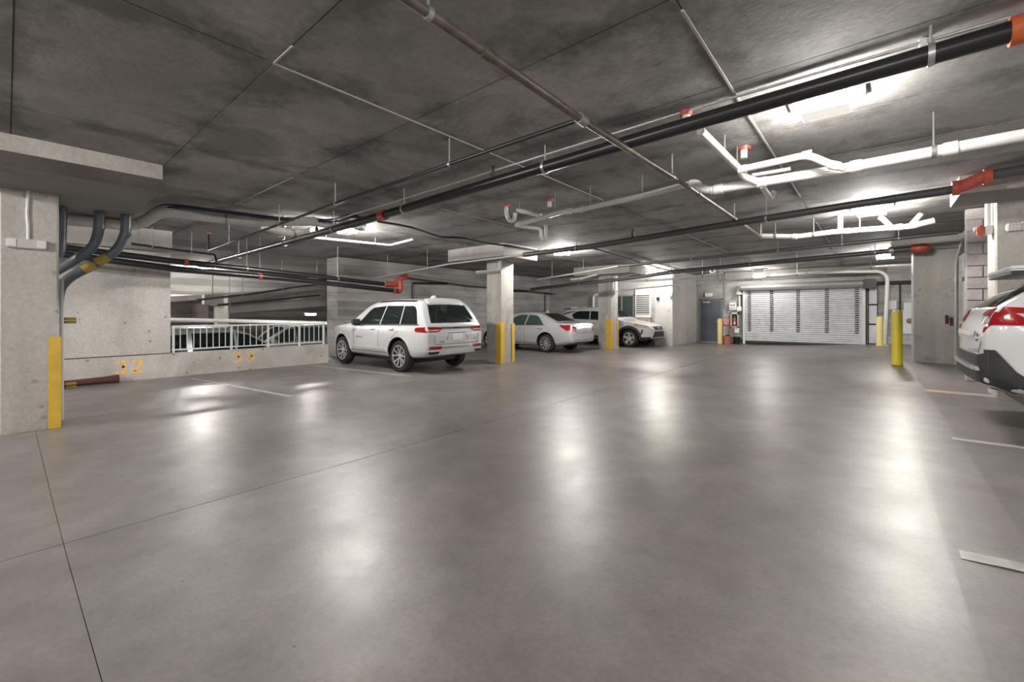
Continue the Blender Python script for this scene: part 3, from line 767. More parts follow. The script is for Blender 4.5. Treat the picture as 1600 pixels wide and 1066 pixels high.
pipe('lagged_pipe', 'grey lagged pipe winding under the ceiling from the left column', 'pipe', 'duct', 0.085, 'insulation', fil=0.12, couplings=(0.25, 0.42, 0.6, 0.75, 0.9), crad=1.04, clen=0.05, hang=(0.62, 0.8), hmat='rod', extend=(1.0, 0))
pipe('lagged_pipe', 'short grey lagged pipe below the winding one', 'pipe', 'duct_two', 0.075, 'insulation', fil=0.12, couplings=(0.35, 0.7), crad=1.05, clen=0.05, hang=(0.5,), hmat='rod')
pipe('white_line_pipe', 'thin white pipe with a raised bend under the lagged pipes', 'pipe', 'white_line', 0.025, 'pvc', fil=0.1, couplings=(0.8,), hang=(0.3, 0.6), hmat='rod')
pipe('sprinkler_line', 'thin dark line below the beam left of the riser', 'pipe', 'sprk_left', 0.025, 'black_pipe', hang=(0.2, 0.6), hmat='rod')
for k, (off, mt) in enumerate((((0, 0, 0), 'cable_blue'), ((0.05, 0.06, -0.03), 'cable'), ((-0.05, 0.1, -0.02), 'cable'))):
    pts = fillet([Vector(q) + Vector(off) for q in PATHS['cable_blue']], 0.3, 6)
    tag(MB().tube(pts, 0.016, 8).obj('cable', mt, None, True), ('dark blue cable looping along the lagged pipe', 'black cable nearest the lagged pipe', 'black cable just behind the dark blue one')[k], 'cable')
for key, lb in (('cable_black', 'black cable bundle drooping from the lamp to the middle drop panel'), ('cable_black2', 'black cable bundle from the middle lamp to the far column')):
    pts = fillet(PATHS[key], 0.4, 6)
    mb = MB().tube(pts, 0.022, 8)
    q = MB().tube([p + Vector((0.04, 0.05, -0.01)) for p in pts], 0.014, 8); mb.add(q.v, q.f)
    tag(mb.obj('cable', 'cable', None, True), lb, 'cable')
for key, lb, bands in (('conduit_one', 'slate conduit hugging the back of the left column', ()), ('conduit_two', 'slate conduit bending behind the left column, middle of three', ()), ('conduit_three', 'slate conduit with ochre tape bands behind the left column', (0.47, 0.58))):
    t, lc = pipe('conduit', lb, 'conduit', key, 0.062, 'conduit', fil=0.3, couplings=(0.18,), crad=1.08)
    for bnd in bands:
        f = fillet(lc, 0.3); p, d = along(f, bnd)
        MB().tube([p - d * 0.075, p + d * 0.075], 0.066, 14).obj('tape_band', 'ochre', t, True)
mb = MB().tube([(-8.3, 0.48, 0.0), (-8.3, 0.48, 1.9)], 0.022, 10)
tag(mb.obj('conduit', 'light_grey', None, True), 'thin pale conduit standing behind the yellow corner guard', 'conduit')
for z, lb in ((1.36, 'two ochre-tipped pipe ends beside the left column, upper pair'), (0.46, 'ochre-tipped pipe end beside the left column near the floor')):
    t = thing('pipe_end', lb, 'pipe', (-8.45, 0.44, z))
    for k in range(2):
        MB().tube([(0, -0.05, -0.045 * k), (0, 0.09, -0.045 * k)], 0.018, 10).obj('dark_sleeve', 'conduit', t, True)
        MB().tube([(0, 0.09, -0.045 * k), (0, 0.19, -0.045 * k)], 0.02, 10).obj('ochre_tip', 'ochre', t, True)
# equipment box by the far-left lamp
t = thing('fan_unit', 'grey ceiling unit beside the lamp among the lagged pipes', 'ventilator', (-7.75, 4.35, 3.13))
MB().bevbox((-0.2, -0.2, -0.02), (0.2, 0.2, 0.12), 0.03).obj('casing', 'light_grey', t, True)
MB().lathe([(0.11, -0.07), (0.12, -0.02), (0.12, 0.0)], 'z', (0.1, 0.1, 0), 16).obj('spigot', 'galv', t, True)
# hook-shaped trap near the door, and bits around the far column
mb = MB().tube(fillet([(-4.95, 18.1, CEIL), (-4.95, 18.1, 3.02), (-4.78, 18.1, 3.02), (-4.78, 18.1, 3.16)], 0.09), 0.04, 10)
tag(mb.obj('drain_trap', 'pvc', None, True), 'white hook-shaped drain trap under the ceiling left of the roller door', 'pipe')
mb = MB().tube(fillet([(-8.95, 8.975, 2.62), (-8.15, 8.975, 2.62), (-8.02, 8.975, 2.66), (-8.02, 8.975, 2.915)], 0.12), 0.055, 12)
tag(mb.obj('drain_trap', 'pvc', None, True), 'white bent drain wrapping the middle column top', 'pipe')
mb = MB().tube(fillet([(-8.6, 15.2, CEIL), (-8.6, 15.2, 3.0), (-8.1, 15.2, 2.98), (-8.1, 15.2, CEIL)], 0.09), 0.04, 10)
tag(mb.obj('drain_trap', 'pvc', None, True), 'white trap loop above the far column', 'pipe')
mb = MB().tube(fillet([(-9.4, 14.83, 2.78), (-8.9, 14.84, 2.8), (-8.2, 14.86, 2.93)], 0.09), 0.05, 10)
tag(mb.obj('drain_pipe', 'pvc', None, True), 'short white drain in front of the far column drop panel', 'pipe')
t = thing('junction_box', 'white junction box and conduit on the right face of the far column', 'box', (-7.82, 15.5, 2.25))
MB().bevbox((-0.03, -0.12, -0.1), (0.1, 0.12, 0.1), 0.01).obj('box_body', 'white', t)
MB().tube([(0.03, 0, 0.1), (0.03, 0, 0.66)], 0.03, 10).obj('conduit_run', 'light_grey', t, True)
t = thing('outlet_box', 'small grey outlet on the camera side of the far column', 'outlet', (-8.02, 15.28, 1.25))
MB().bevbox((-0.04, -0.03, -0.08), (0.04, 0.025, 0.08), 0.006).obj('outlet_body', 'light_grey', t)
MB().tube([(0, -0.01, 0.08), (0, -0.01, 1.6)], 0.012, 8).obj('conduit_run', 'grey_pipe', t, True)
# ---------------------------------------------------------------- yellow guards and bollards
def corner_guard(x, y, z1, w1, w2, label, mat='yellow', sx=1, sy=1, z0=0.0):
    """L-shaped guard wrapped on a column corner; sx/sy point from the corner into the column faces"""
    t = 0.012
    mb = MB().prism([(0, 0), (sx * w1, 0), (sx * w1, -sy * t), (-sx * t, -sy * t), (-sx * t, sy * w2), (0, sy * w2)], 'z', z0, z1)
    o = mb.obj('corner_guard', mat, None, False, (x, y, 0))
    return tag(o, label, 'guard', 'yellow corner guards on the columns')
corner_guard(-7.826, 0.436, 1.14, 0.09, 0.10, 'yellow guard on the nearest column, left edge of the picture', sx=-1, sy=-1)
corner_guard(-8.05, 9.03, 1.16, 0.17, 0.15, 'yellow guard on the front corner of the middle column', sx=-1, sy=1)
corner_guard(-8.05, 9.63, 1.12, 0.10, 0.12, 'narrow yellow guard on the rear corner of the middle column', sx=-1, sy=-1)
corner_guard(-7.845, 15.29, 1.2, 0.24, 0.14, 'yellow guard on the column in front of the white crossover nose', sx=-1, sy=1)
corner_guard(-7.845, 15.91, 1.15, 0.10, 0.10, 'thin yellow guard on the rear corner of the far column', sx=-1, sy=-1)

def bollard(x, y, h, r, mat, label):
    t = thing('bollard', label, 'bollard', (x, y, fz(x)), 0)
    MB().lathe([(r, 0.0), (r, h - 0.05), (r * 0.93, h - 0.018), (r * 0.6, h - 0.002), (0.005, h)], 'z', (0, 0, 0), 24).obj('sleeve', mat, t, True)
    MB().lathe([(r + 0.012, 0.0), (r + 0.012, 0.012), (r, 0.014)], 'z', (0, 0, 0), 24).obj('base_ring', 'brown_pipe', t, True)
    return t
bollard(0.41, 13.0, 1.25, 0.095, 'bollard', 'bright yellow bollard standing in front of the wide right column')
bollard(0.17, 20.1, 1.08, 0.10, 'pale_yellow', 'faded yellow bollard beside the white downpipe')
bollard(-5.32, 20.9, 1.16, 0.10, 'pale_yellow', 'faded yellow bollard in front of the grey door')

# ---------------------------------------------------------------- grey door (door_1)
D = struct('door_1', 'slate grey personnel door with a metal frame')
y = 21.68
MB().bevbox((-6.36, y - 0.03, 0.02), (-5.46, y + 0.01, 2.06), 0.006).obj('door_leaf', 'door_leaf', D)
mb = MB()
for a, b in (((-6.43, 0.0), (-6.36, 2.12)), ((-5.46, 0.0), (-5.39, 2.12)), ((-6.43, 2.06), (-5.39, 2.12))):
    mb.box((a[0], y - 0.05, a[1]), (b[0], y + 0.03, b[1]))
mb.obj('door_frame', 'door_frame', D)
mb = MB().tube(fillet([(-5.56, y - 0.03, 1.0), (-5.56, y - 0.09, 1.0), (-5.72, y - 0.09, 1.0)], 0.02), 0.014, 8)
mb.lathe([(0.03, y - 0.045), (0.03, y - 0.03)], 'y', (-5.56, 0, 1.0), 12)
mb.obj('door_handle', 'steel', D, True)
MB().box((-6.25, y - 0.09, 1.90), (-5.95, y - 0.03, 1.96)).obj('door_closer', 'light_grey', D)
MB().box((-6.36, y - 0.034, 0.02), (-5.46, y - 0.028, 0.05)).obj('threshold', 'steel', D)
t = thing('exit_light', 'small white light box above the grey door', 'sign', (-6.0, 21.66, 2.28))
MB().bevbox((-0.17, -0.05, -0.09), (0.17, 0.04, 0.09), 0.01).obj('box_body', 'white', t)
MB().box((-0.23, -0.03, -0.08), (-0.18, 0.04, 0.08)).obj('side_arm', 'dark', t)

# ---------------------------------------------------------------- roller door (door_2)
R = struct('door_2', 'wide galvanised roller door with vented slats')
x0, x1 = -4.42, -0.32
yd = 21.56
zb, zt = 0.17, 2.47
ns = 27
sh = (zt - zb) / ns
prof = [(0.006, 0.0), (-0.022, sh * 0.2), (-0.030, sh * 0.5), (-0.022, sh * 0.8), (0.006, sh * 0.985), (0.012, sh * 0.985), (0.012, 0)]
sm = MB().prism(prof, 'x', x0, x1).mesh('slat'); sm.materials.append(M['slat'])
vent_x = [x0 + 0.17, x0 + 1.04, x0 + 2.0, x0 + 2.98, x1 - 0.17]
vm = MB()
for vx in vent_x:
    for k in (-1, 1):
        vm.box((vx - 0.065 + 0.0, -0.034, sh * 0.26), (vx + 0.065, -0.02, sh * 0.74)) if k == 1 else None
vmesh = vm.mesh('vent_slots'); vmesh.materials.append(M['dark'])
for i in range(ns):
    z = zb + i * sh
    s_ = link('slat', sm, None, R, (0, yd, z))
    if i >= 5:
        link('vent_slots', vmesh, None, s_, (0, 0, 0))
MB().bevbox((x0, yd - 0.03, zb - 0.05), (x1, yd + 0.02, zb), 0.008).obj('bottom_bar', 'dark_pipe', R)
for xx in (x0 - 0.09, x1 - 0.01):
    MB().box((xx, yd - 0.06, 0.02), (xx + 0.10, yd + 0.12, 2.6)).obj('guide_rail', 'rail', R)
for xx in (x0 - 0.13, x1 + 0.095):
    MB().box((xx, yd - 0.02, 0.02), (xx + 0.035, yd + 0.12, 2.6)).obj('guide_back', 'dark', R)
MB().prism([(yd - 0.42, 2.52), (yd - 0.30, 2.42), (yd + 0.1, 2.42), (yd + 0.1, 2.70), (yd - 0.26, 2.70), (yd - 0.42, 2.62)], 'x', x0 - 0.12, x1 + 0.12).obj('hood', 'hood', R)
MB().bevbox((x1 + 0.02, yd - 0.45, 2.35), (x1 + 0.42, yd - 0.1, 2.72), 0.03).obj('motor', 'black', R)
MB().box((x0, yd - 0.01, 0.03), (x1, yd + 0.01, zb - 0.02)).obj('rubber_seal', 'dark', R)
# header beam over the door
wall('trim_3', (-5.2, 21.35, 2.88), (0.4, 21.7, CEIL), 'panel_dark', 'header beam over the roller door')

# glazed strip right of the roller door
W = struct('window_1', 'narrow glazed strip right of the roller door')
for k in range(3):
    z0 = 0.25 + k * 0.76
    MB().box((-0.13, 21.62, z0), (0.11, 21.66, z0 + 0.70)).obj('pane', 'paper', W)
mb = MB()
for xx in (-0.16, 0.11): mb.box((xx, 21.58, 0.2), (xx + 0.03, 21.70, 2.55))
for k in range(4): mb.box((-0.14, 21.58, 0.2 + k * 0.76), (0.12, 21.70, 0.25 + k * 0.76))
mb.obj('window_frame', 'dark', W)

# things on the door wall
t = thing('control_box', 'white control box with buttons between grey door and roller door', 'box', (-4.93, 21.6, 1.72))
MB().bevbox((-0.14, -0.08, -0.17), (0.14, 0.1, 0.17), 0.01).obj('box_body', 'white', t)
for dx, dz, w in ((-0.05, 0.05, 0.03), (0.06, 0.05, 0.03), (-0.05, -0.09, 0.022), (0.06, -0.09, 0.022)):
    MB().lathe([(w, -0.1), (w, -0.08)], 'y', (dx, 0, dz), 10).obj('button', 'black', t)
t = thing('siren', 'grey beacon and bracket at the upper left corner of the roller door', 'siren', (-4.66, 21.5, 2.3))
MB().lathe([(0.05, 0.35), (0.08, 0.2), (0.13, 0.02), (0.16, -0.05), (0.05, -0.08)], 'z', (0, 0, 0), 14).obj('dome', 'light_grey', t, True)
MB().box((-0.02, 0, 0.0), (0.02, 0.2, 0.05)).obj('bracket', 'dark', t)
MB().tube([(0.0, 0.1, -0.08), (0, 0.1, -0.6)], 0.035, 10).obj('down_tube', 'white', t, True)
MB().bevbox((-0.1, 0.02, -0.8), (0.1, 0.2, -0.6), 0.02).obj('lower_box', 'white', t)
t = thing('extinguisher_cabinet', 'wall cabinet with a red extinguisher left of the roller door', 'cabinet', (-4.86, 21.62, 1.08))
mb = MB()
for a, b in (((-0.16, -0.32), (-0.12, 0.36)), ((0.12, -0.32), (0.16, 0.36)), ((-0.16, 0.28), (0.16, 0.36)), ((-0.16, -0.32), (0.16, -0.28))):
    mb.box((a[0], -0.1, a[1]), (b[0], 0.08, b[1]))
mb.obj('cabinet_frame', 'light_grey', t)
MB().box((-0.13, 0.05, -0.3), (0.13, 0.08, 0.3)).obj('cabinet_back', 'black', t)
e = thing('fire_extinguisher', 'red fire extinguisher inside the wall cabinet', 'extinguisher', (-4.86, 21.6, 0.80))
MB().lathe([(0.055, 0.02), (0.062, 0.06), (0.062, 0.34), (0.03, 0.40), (0.02, 0.46)], 'z', (0, 0, 0), 16).obj('cylinder', 'red', e, True)
MB().box((-0.03, -0.066, 0.10), (0.04, -0.055, 0.2)).obj('paper_label', 'paper', e)
MB().box((-0.05, -0.03, 0.44), (0.05, 0.02, 0.48)).obj('valve_lever', 'black', e)
t = thing('notice_plate', 'small pale box under the extinguisher cabinet', 'box', (-4.78, 21.65, 0.62))
MB().bevbox((-0.1, -0.05, -0.12), (0.1, 0.05, 0.12), 0.008).obj('plate', 'white', t)
t = thing('sign', 'faded red sign board behind the shovel handle', 'sign', (-5.18, 21.67, 1.02))
MB().box((-0.22, -0.012, -0.18), (0.22, 0.03, 0.18)).obj('board', 'salmon', t)
for k, (a, b) in enumerate(((-0.18, 0.15), (-0.16, 0.18), (-0.18, 0.1), (-0.12, 0.16))):
    MB().box((a, -0.016, 0.10 - 0.07 * k), (b, -0.011, 0.125 - 0.07 * k)).obj('text_bar', 'paper', t)
t = thing('shovel', 'red-handled snow shovel leaning on the wall in the bucket corner', 'shovel', (-5.06, 21.55, 0.0))
MB().tube([(0.0, 0.08, 1.2), (-0.04, -0.02, 0.5), (-0.06, -0.08, 0.12)], 0.02, 8).obj('shaft', 'red', t, True)
MB().tube(fillet([(-0.07, 0.08, 1.2), (-0.05, 0.09, 1.30), (0.05, 0.09, 1.30), (0.07, 0.08, 1.2), (-0.07, 0.08, 1.2)], 0.03), 0.014, 8).obj('grip', 'red', t, True)
MB().prism([(-0.16, 0.40), (0.05, 0.42), (0.06, 0.04), (-0.14, 0.0)], 'y', -0.12, -0.09).obj('blade', 'black', t)
t = thing('bucket', 'orange-red tub on the floor beside the faded bollard', 'bucket', (-5.06, 21.1, 0.0))
MB().lathe([(0.13, 0.0), (0.17, 0.34), (0.185, 0.36), (0.165, 0.36), (0.15, 0.30)], 'z', (0, 0, 0), 18).obj('tub', 'salmon', t, True)
t = thing('bucket', 'black tub on the floor against the block wall', 'bucket', (-4.74, 21.42, 0.0))
MB().lathe([(0.12, 0.0), (0.15, 0.30), (0.165, 0.33), (0.14, 0.33), (0.13, 0.28)], 'z', (0, 0, 0), 18).obj('tub', 'black', t, True)
mb = MB().tube(fillet([(-5.3, 21.66, 2.9), (-5.3, 21.66, 1.7), (-5.22, 21.64, 1.55), (-5.07, 21.64, 1.6)], 0.15), 0.02, 8)
tag(mb.obj('cable', 'grey_pipe', None, True), 'grey conduit bending down to the white control box', 'cable')
for x, z, w, h, lb in ((0.56, 1.72, 0.22, 0.34, 'white paper notice left of the dark gap, right of the downpipe'), (1.02, 1.66, 0.3, 0.3, 'white paper notice beside the wide column edge'), (0.98, 1.08, 0.5, 0.86, 'large pale board with a wooden knob beside the wide column')):
    t = thing('notice', lb, 'notice', (x, 21.66, z))
    MB().box((-w / 2, -0.01, -h / 2), (w / 2, 0.04, h / 2)).obj('sheet', 'paper', t)
    if h > 0.5:
        MB().lathe([(0.02, -0.12), (0.09, -0.1), (0.1, -0.05), (0.05, -0.01)], 'y', (0.05, 0, 0.05), 14).obj('wooden_knob', 'wood', t, True)
mb = MB().box((0.74, 21.62, 0.9), (0.79, 21.72, 2.7)); tag(mb.obj('channel_post', 'dark', None), 'dark steel channel between the paper notices', 'post')
wall('trim_4', (-0.2, 21.45, 2.62), (2.1, 21.7, CEIL), 'panel_light', 'pale beam right of the roller door')
wall('trim_5', (-0.2, 21.5, 2.50), (2.1, 21.69, 2.62), 'dark')

# ---------------------------------------------------------------- railing on the low wall
rl = thing('railing', 'pale grey steel railing on the low wall', 'railing', (-12.14, 2.42, 0.52))
ry = [0.03, 1.18, 2.02, 2.82, 3.5]
for y in ry:
    MB().box((-0.022, y - 0.022, -0.07), (0.022, y + 0.022, 0.60)).obj('post', 'rail', rl)
MB().box((-0.025, 0.0, 0.585), (0.025, 3.54, 0.625)).obj('top_rail', 'rail', rl)
MB().box((-0.018, 0.0, 0.06), (0.018, 3.52, 0.09)).obj('bottom_rail', 'rail', rl)
bal = MB().box((-0.008, -0.008, 0.09), (0.008, 0.008, 0.585)).mesh('baluster'); bal.materials.append(M['rail'])
for i in range(len(ry) - 1):
    n = max(2, round((ry[i + 1] - ry[i]) / 0.135))
    for k in range(1, n):
        link('baluster', bal, None, rl, (0, ry[i] + (ry[i + 1] - ry[i]) * k / n, 0))

# stencilled stall numbers on the low wall
def stroke(mb, pts, w):
    pts = [Vector((p[0], p[1])) for p in pts]
    L = []; Rr = []
    for i, p in enumerate(pts):
        d = (pts[min(i + 1, len(pts) - 1)] - pts[max(i - 1, 0)]).normalized()
        n = Vector((-d.y, d.x)) * w / 2
        L.append(p + n); Rr.append(p - n)
    k = len(pts)
    vs = [(0.0, a.x, a.y) for a in L] + [(0.0, a.x, a.y) for a in Rr] + [(0.003, a.x, a.y) for a in L] + [(0.003, a.x, a.y) for a in Rr]
    fs = []
    for i in range(k - 1):
        fs += [(2 * k + i, 3 * k + i, 3 * k + i + 1, 2 * k + i + 1), (i, i + 1, k + i + 1, k + i), (i, 2 * k + i, 2 * k + i + 1, i + 1), (k + i, k + i + 1, 3 * k + i + 1, 3 * k + i)]
    fs += [(0, k, 3 * k, 2 * k), (k - 1, 3 * k - 1, 4 * k - 1, 2 * k - 1)]
    mb.add(vs, fs)
def arc(cx, cy, rx, ry_, a0, a1, n=10):
    return [(cx + rx * math.cos(math.radians(a0 + (a1 - a0) * i / n)), cy + ry_ * math.sin(math.radians(a0 + (a1 - a0) * i / n))) for i in range(n + 1)]
def digit(ch, h):
    mb = MB(); w = h * 0.23
    if ch == '3':
        for cy in (0.74 * h, 0.28 * h):
            r = 0.22 * h if cy > h / 2 else 0.25 * h
            if cy > h / 2:
                stroke(mb, arc(0.3 * h, cy, 0.26 * h, r, 160, 98, 6), w)
                stroke(mb, arc(0.3 * h, cy, 0.26 * h, r, 82, -75, 10), w)
            else:
                stroke(mb, arc(0.3 * h, cy, 0.28 * h, r, 75, -82, 10), w)
                stroke(mb, arc(0.3 * h, cy, 0.28 * h, r, -98, -165, 6), w)
    else:
        stroke(mb, arc(0.3 * h, 0.72 * h, 0.25 * h, 0.24 * h, 165, 100, 6), w)
        stroke(mb, arc(0.3 * h, 0.72 * h, 0.25 * h, 0.24 * h, 82, -25, 8) + [(0.36 * h, 0.40 * h), (0.1 * h, 0.16 * h)], w)
        stroke(mb, [(0.0, 0.06 * h), (0.62 * h, 0.06 * h)], w)
    return mb
for txt, y, z, h, step in (('32', 1.46, 0.165, 0.27, 0.265), ('33', 3.60, 0.215, 0.25, 0.29)):
    mb = MB()
    for k, ch in enumerate(txt):
        q = digit(ch, h)
        mb.add([(v[0], v[1] + k * step, v[2]) for v in q.v], q.f)
    mb.obj('stall_number', 'stencil', LW, False, (-11.999, y, z))

# rolled dark-red mat lying at the foot of the low wall
pts = [(-11.86, -0.5, 0.075), (-11.86, 0.2, 0.075), (-11.86, 0.9, 0.075), (-11.86, 1.30, 0.085), (-11.86, 1.50, 0.085)]
mb = MB().tube(pts, [0.06, 0.062, 0.06, 0.065, 0.085], 12)
mb = MB().add([(v[0], v[1], max(v[2], 0.004)) for v in mb.v], mb.f)
tag(mb.obj('fabric_roll', 'roll', None, True), 'dark red flared fabric roll lying at the foot of the low wall', 'mat')

# twin-head emergency box on the left column
t = thing('emergency_light', 'pale emergency light box on the left column under a conduit', 'lamp', (-7.83, 0.16, 2.275))
MB().bevbox((0.0, -0.165, -0.055), (0.075, 0.165, 0.055), 0.01).obj('box_body', 'light_grey', t)
for k in (-1, 1):
    MB().bevbox((0.07, k * 0.12 - 0.04, -0.045), (0.085, k * 0.12 + 0.04, 0.045), 0.004).obj('lamp_head', 'unlit', t)
MB().tube(fillet([(0.02, 0.01, 0.05), (0.02, 0.01, 0.22), (0.02, 0.0, 0.36), (0.02, 0.015, 0.66)], 0.05), 0.016, 8).obj('conduit_run', 'pvc', t, True)
# right column: emergency head, conduit; strobe on the block-wall side
t = thing('emergency_light', 'white emergency light with a ribbed head on the right column', 'lamp', (1.68, 9.05, 2.63))
MB().prism([(-0.16, -0.05), (0.4, -0.07), (0.4, 0.07), (-0.12, 0.06)], 'y', -0.11, 0.0).obj('box_body', 'white', t)
MB().bevbox((-0.27, -0.15, -0.055), (-0.13, -0.03, 0.045), 0.012).obj('lamp_head', 'unlit', t)
for i in range(4):
    for j in range(2):
        MB().box((-0.255 + 0.032 * i, -0.155, -0.045 + 0.045 * j), (-0.235 + 0.032 * i, -0.149, -0.012 + 0.045 * j)).obj('lens_cell', 'light_grey', t)
MB().tube([(0.12, -0.03, 0.06), (0.12, -0.03, 0.42)], 0.018, 8).obj('conduit_run', 'pvc', t, True)
t = thing('fire_strobe', 'red fire strobe on a grey box between block wall and right column', 'alarm', (1.29, 9.2, 2.64))
MB().bevbox((-0.05, -0.05, -0.06), (0.03, 0.08, 0.06), 0.008).obj('back_box', 'galv', t)
MB().bevbox((-0.13, -0.06, -0.08), (-0.05, 0.06, 0.07), 0.02).obj('strobe_body', 'red', t, True)
MB().lathe([(0.03, -0.16), (0.028, -0.13)], 'x', (0, 0, 0.03), 12).obj('strobe_lens', 'unlit', t, True)
MB().tube([(-0.02, 0.0, 0.06), (-0.02, 0.0, 0.41)], 0.03, 10).obj('conduit_run', 'pvc', t, True)
# conduits climbing between the wide column and the block wall
for k, (x, y, r, m_, z1, lb) in enumerate(((1.60, 14.0, 0.045, 'pvc', 2.6, 'thick white riser right of the wide column'), (1.44, 14.02, 0.02, 'light_grey', 2.9, 'thin grey riser on the edge of the wide column'), (1.80, 14.0, 0.02, 'pvc', 2.9, 'thin pale riser farthest right of the wide column'))):
    t = thing('riser_pipe', lb, 'pipe', (x, y, fz(x)))
    MB().tube(fillet([(0, 0, 0), (0, 0, z1 - 0.5), (0.08 * k, -0.4, z1), (0.08 * k, -0.5, 2.98)], 0.2), r, 10).obj('pipe_run', m_, t, True)
    for z in (0.9, 1.9):
        MB().tube([(0, 0, z), (0, 0, z + 0.1)], r * 1.35, 10).obj('coupling', 'galv' if k else 'conduit', t, True)
t = thing('hose_valve', 'small dark red valve on the face of the wide column', 'valve', (1.33, 14.13, 1.28))
MB().box((-0.05, -0.04, -0.10), (0.0, 0.02, 0.10)).obj('valve_body', 'roll', t)
MB().box((0.03, -0.04, -0.14), (0.07, 0.02, 0.05)).obj('lever', 'roll', t)

# louvred cabinet, dark opening and lamp box on the back wall
t = thing('louvre_cabinet', 'tall white louvred unit with a tan lower frame on the back wall', 'cabinet', (-8.03, 18.86, 1.2))
MB().bevbox((-0.37, -0.12, 0.0), (0.37, 0.06, 1.33), 0.01).obj('casing', 'white', t)
for i in range(9):
    MB().box((-0.31, -0.15, 0.17 + 0.095 * i), (0.31, -0.12, 0.215 + 0.095 * i)).obj('louvre', 'light_grey', t)
MB().box((-0.31, -0.125, 0.15), (0.31, -0.118, 1.03)).obj('louvre_back', 'dark_pipe', t)
mb = MB()
for a, b in (((-0.37, -1.2), (-0.25, -0.02)), ((0.25, -1.2), (0.37, -0.02)), ((-0.25, -0.14), (0.25, -0.02))):
    mb.box((a[0], -0.12, a[1]), (b[0], 0.03, b[1]))
mb.obj('lower_frame', 'tan_line', t)
MB().box((-0.25, -0.06, -1.2), (0.25, 0.03, -0.14)).obj('dark_panel', 'dark', t)
W2 = struct('window_2', 'dark green opening left of the louvred unit')
MB().box((-9.7, 18.86, 1.0), (-8.55, 18.92, 2.2)).obj('pane', 'glass_green', W2)
mb = MB()
for a, b in (((-9.76, 0.96), (-9.70, 2.26)), ((-8.55, 0.96), (-8.49, 2.26)), ((-9.76, 2.2), (-8.49, 2.26)), ((-9.15, 1.0), (-9.09, 2.2))):
    mb.box((a[0], 18.83, a[1]), (b[0], 18.92, b[1]))
mb.obj('window_frame', 'grey_pipe', W2)
mb = MB().tube(fillet([(-10.6, 18.8, 1.2), (-10.6, 18.8, 2.3), (-9.6, 18.8, 2.36)], 0.15), 0.06, 10)
tag(mb.obj('white_vent_pipe', 'pvc', None, True), 'white bent pipe on the back wall above the saloon boot', 'pipe')
t = thing('camera', 'small dark camera on the pier beside the louvred unit', 'camera', (-7.2, 18.42, 2.05))
MB().bevbox((-0.06, -0.02, -0.06), (0.06, 0.04, 0.06), 0.01).obj('camera_base', 'dark_pipe', t)
MB().lathe([(0.05, -0.12), (0.06, -0.02)], 'y', (0.02, 0, 0), 12).obj('camera_body', 'black', t, True)
t = thing('spotlight', 'white spotlight on the corner of the cast wall', 'lamp', (-6.62, 18.42, 2.18))
MB().lathe([(0.07, -0.16), (0.09, -0.1), (0.05, 0.0)], 'y', (0.0, 0, 0), 14).obj('lamp_head', 'white', t, True)
MB().box((-0.04, -0.03, -0.1), (0.04, 0.04, 0.1)).obj('bracket', 'light_grey', t)
# box hung beyond the railing and vertical pipes there
t = thing('ceiling_box', 'pale box hanging from the soffit beyond the railing', 'box', (-18.0, 4.75, 1.72))
MB().bevbox((-0.15, -0.28, 0.0), (0.15, 0.28, 0.35), 0.01).obj('box_body', 'panel_light', t)
MB().tube([(0, 0, 0.35), (0, 0, 1.53)], 0.02, 8).obj('drop_rod', 'rod', t)
# ---------------------------------------------------------------- vehicles
def lerp_table(tab, x):
    if x <= tab[0][0]: return tab[0][1]
    for (a, va), (b, vb) in zip(tab, tab[1:]):
        if x <= b:
            t = (x - a) / (b - a) if b > a else 0
            return va + (vb - va) * t
    return tab[-1][1]

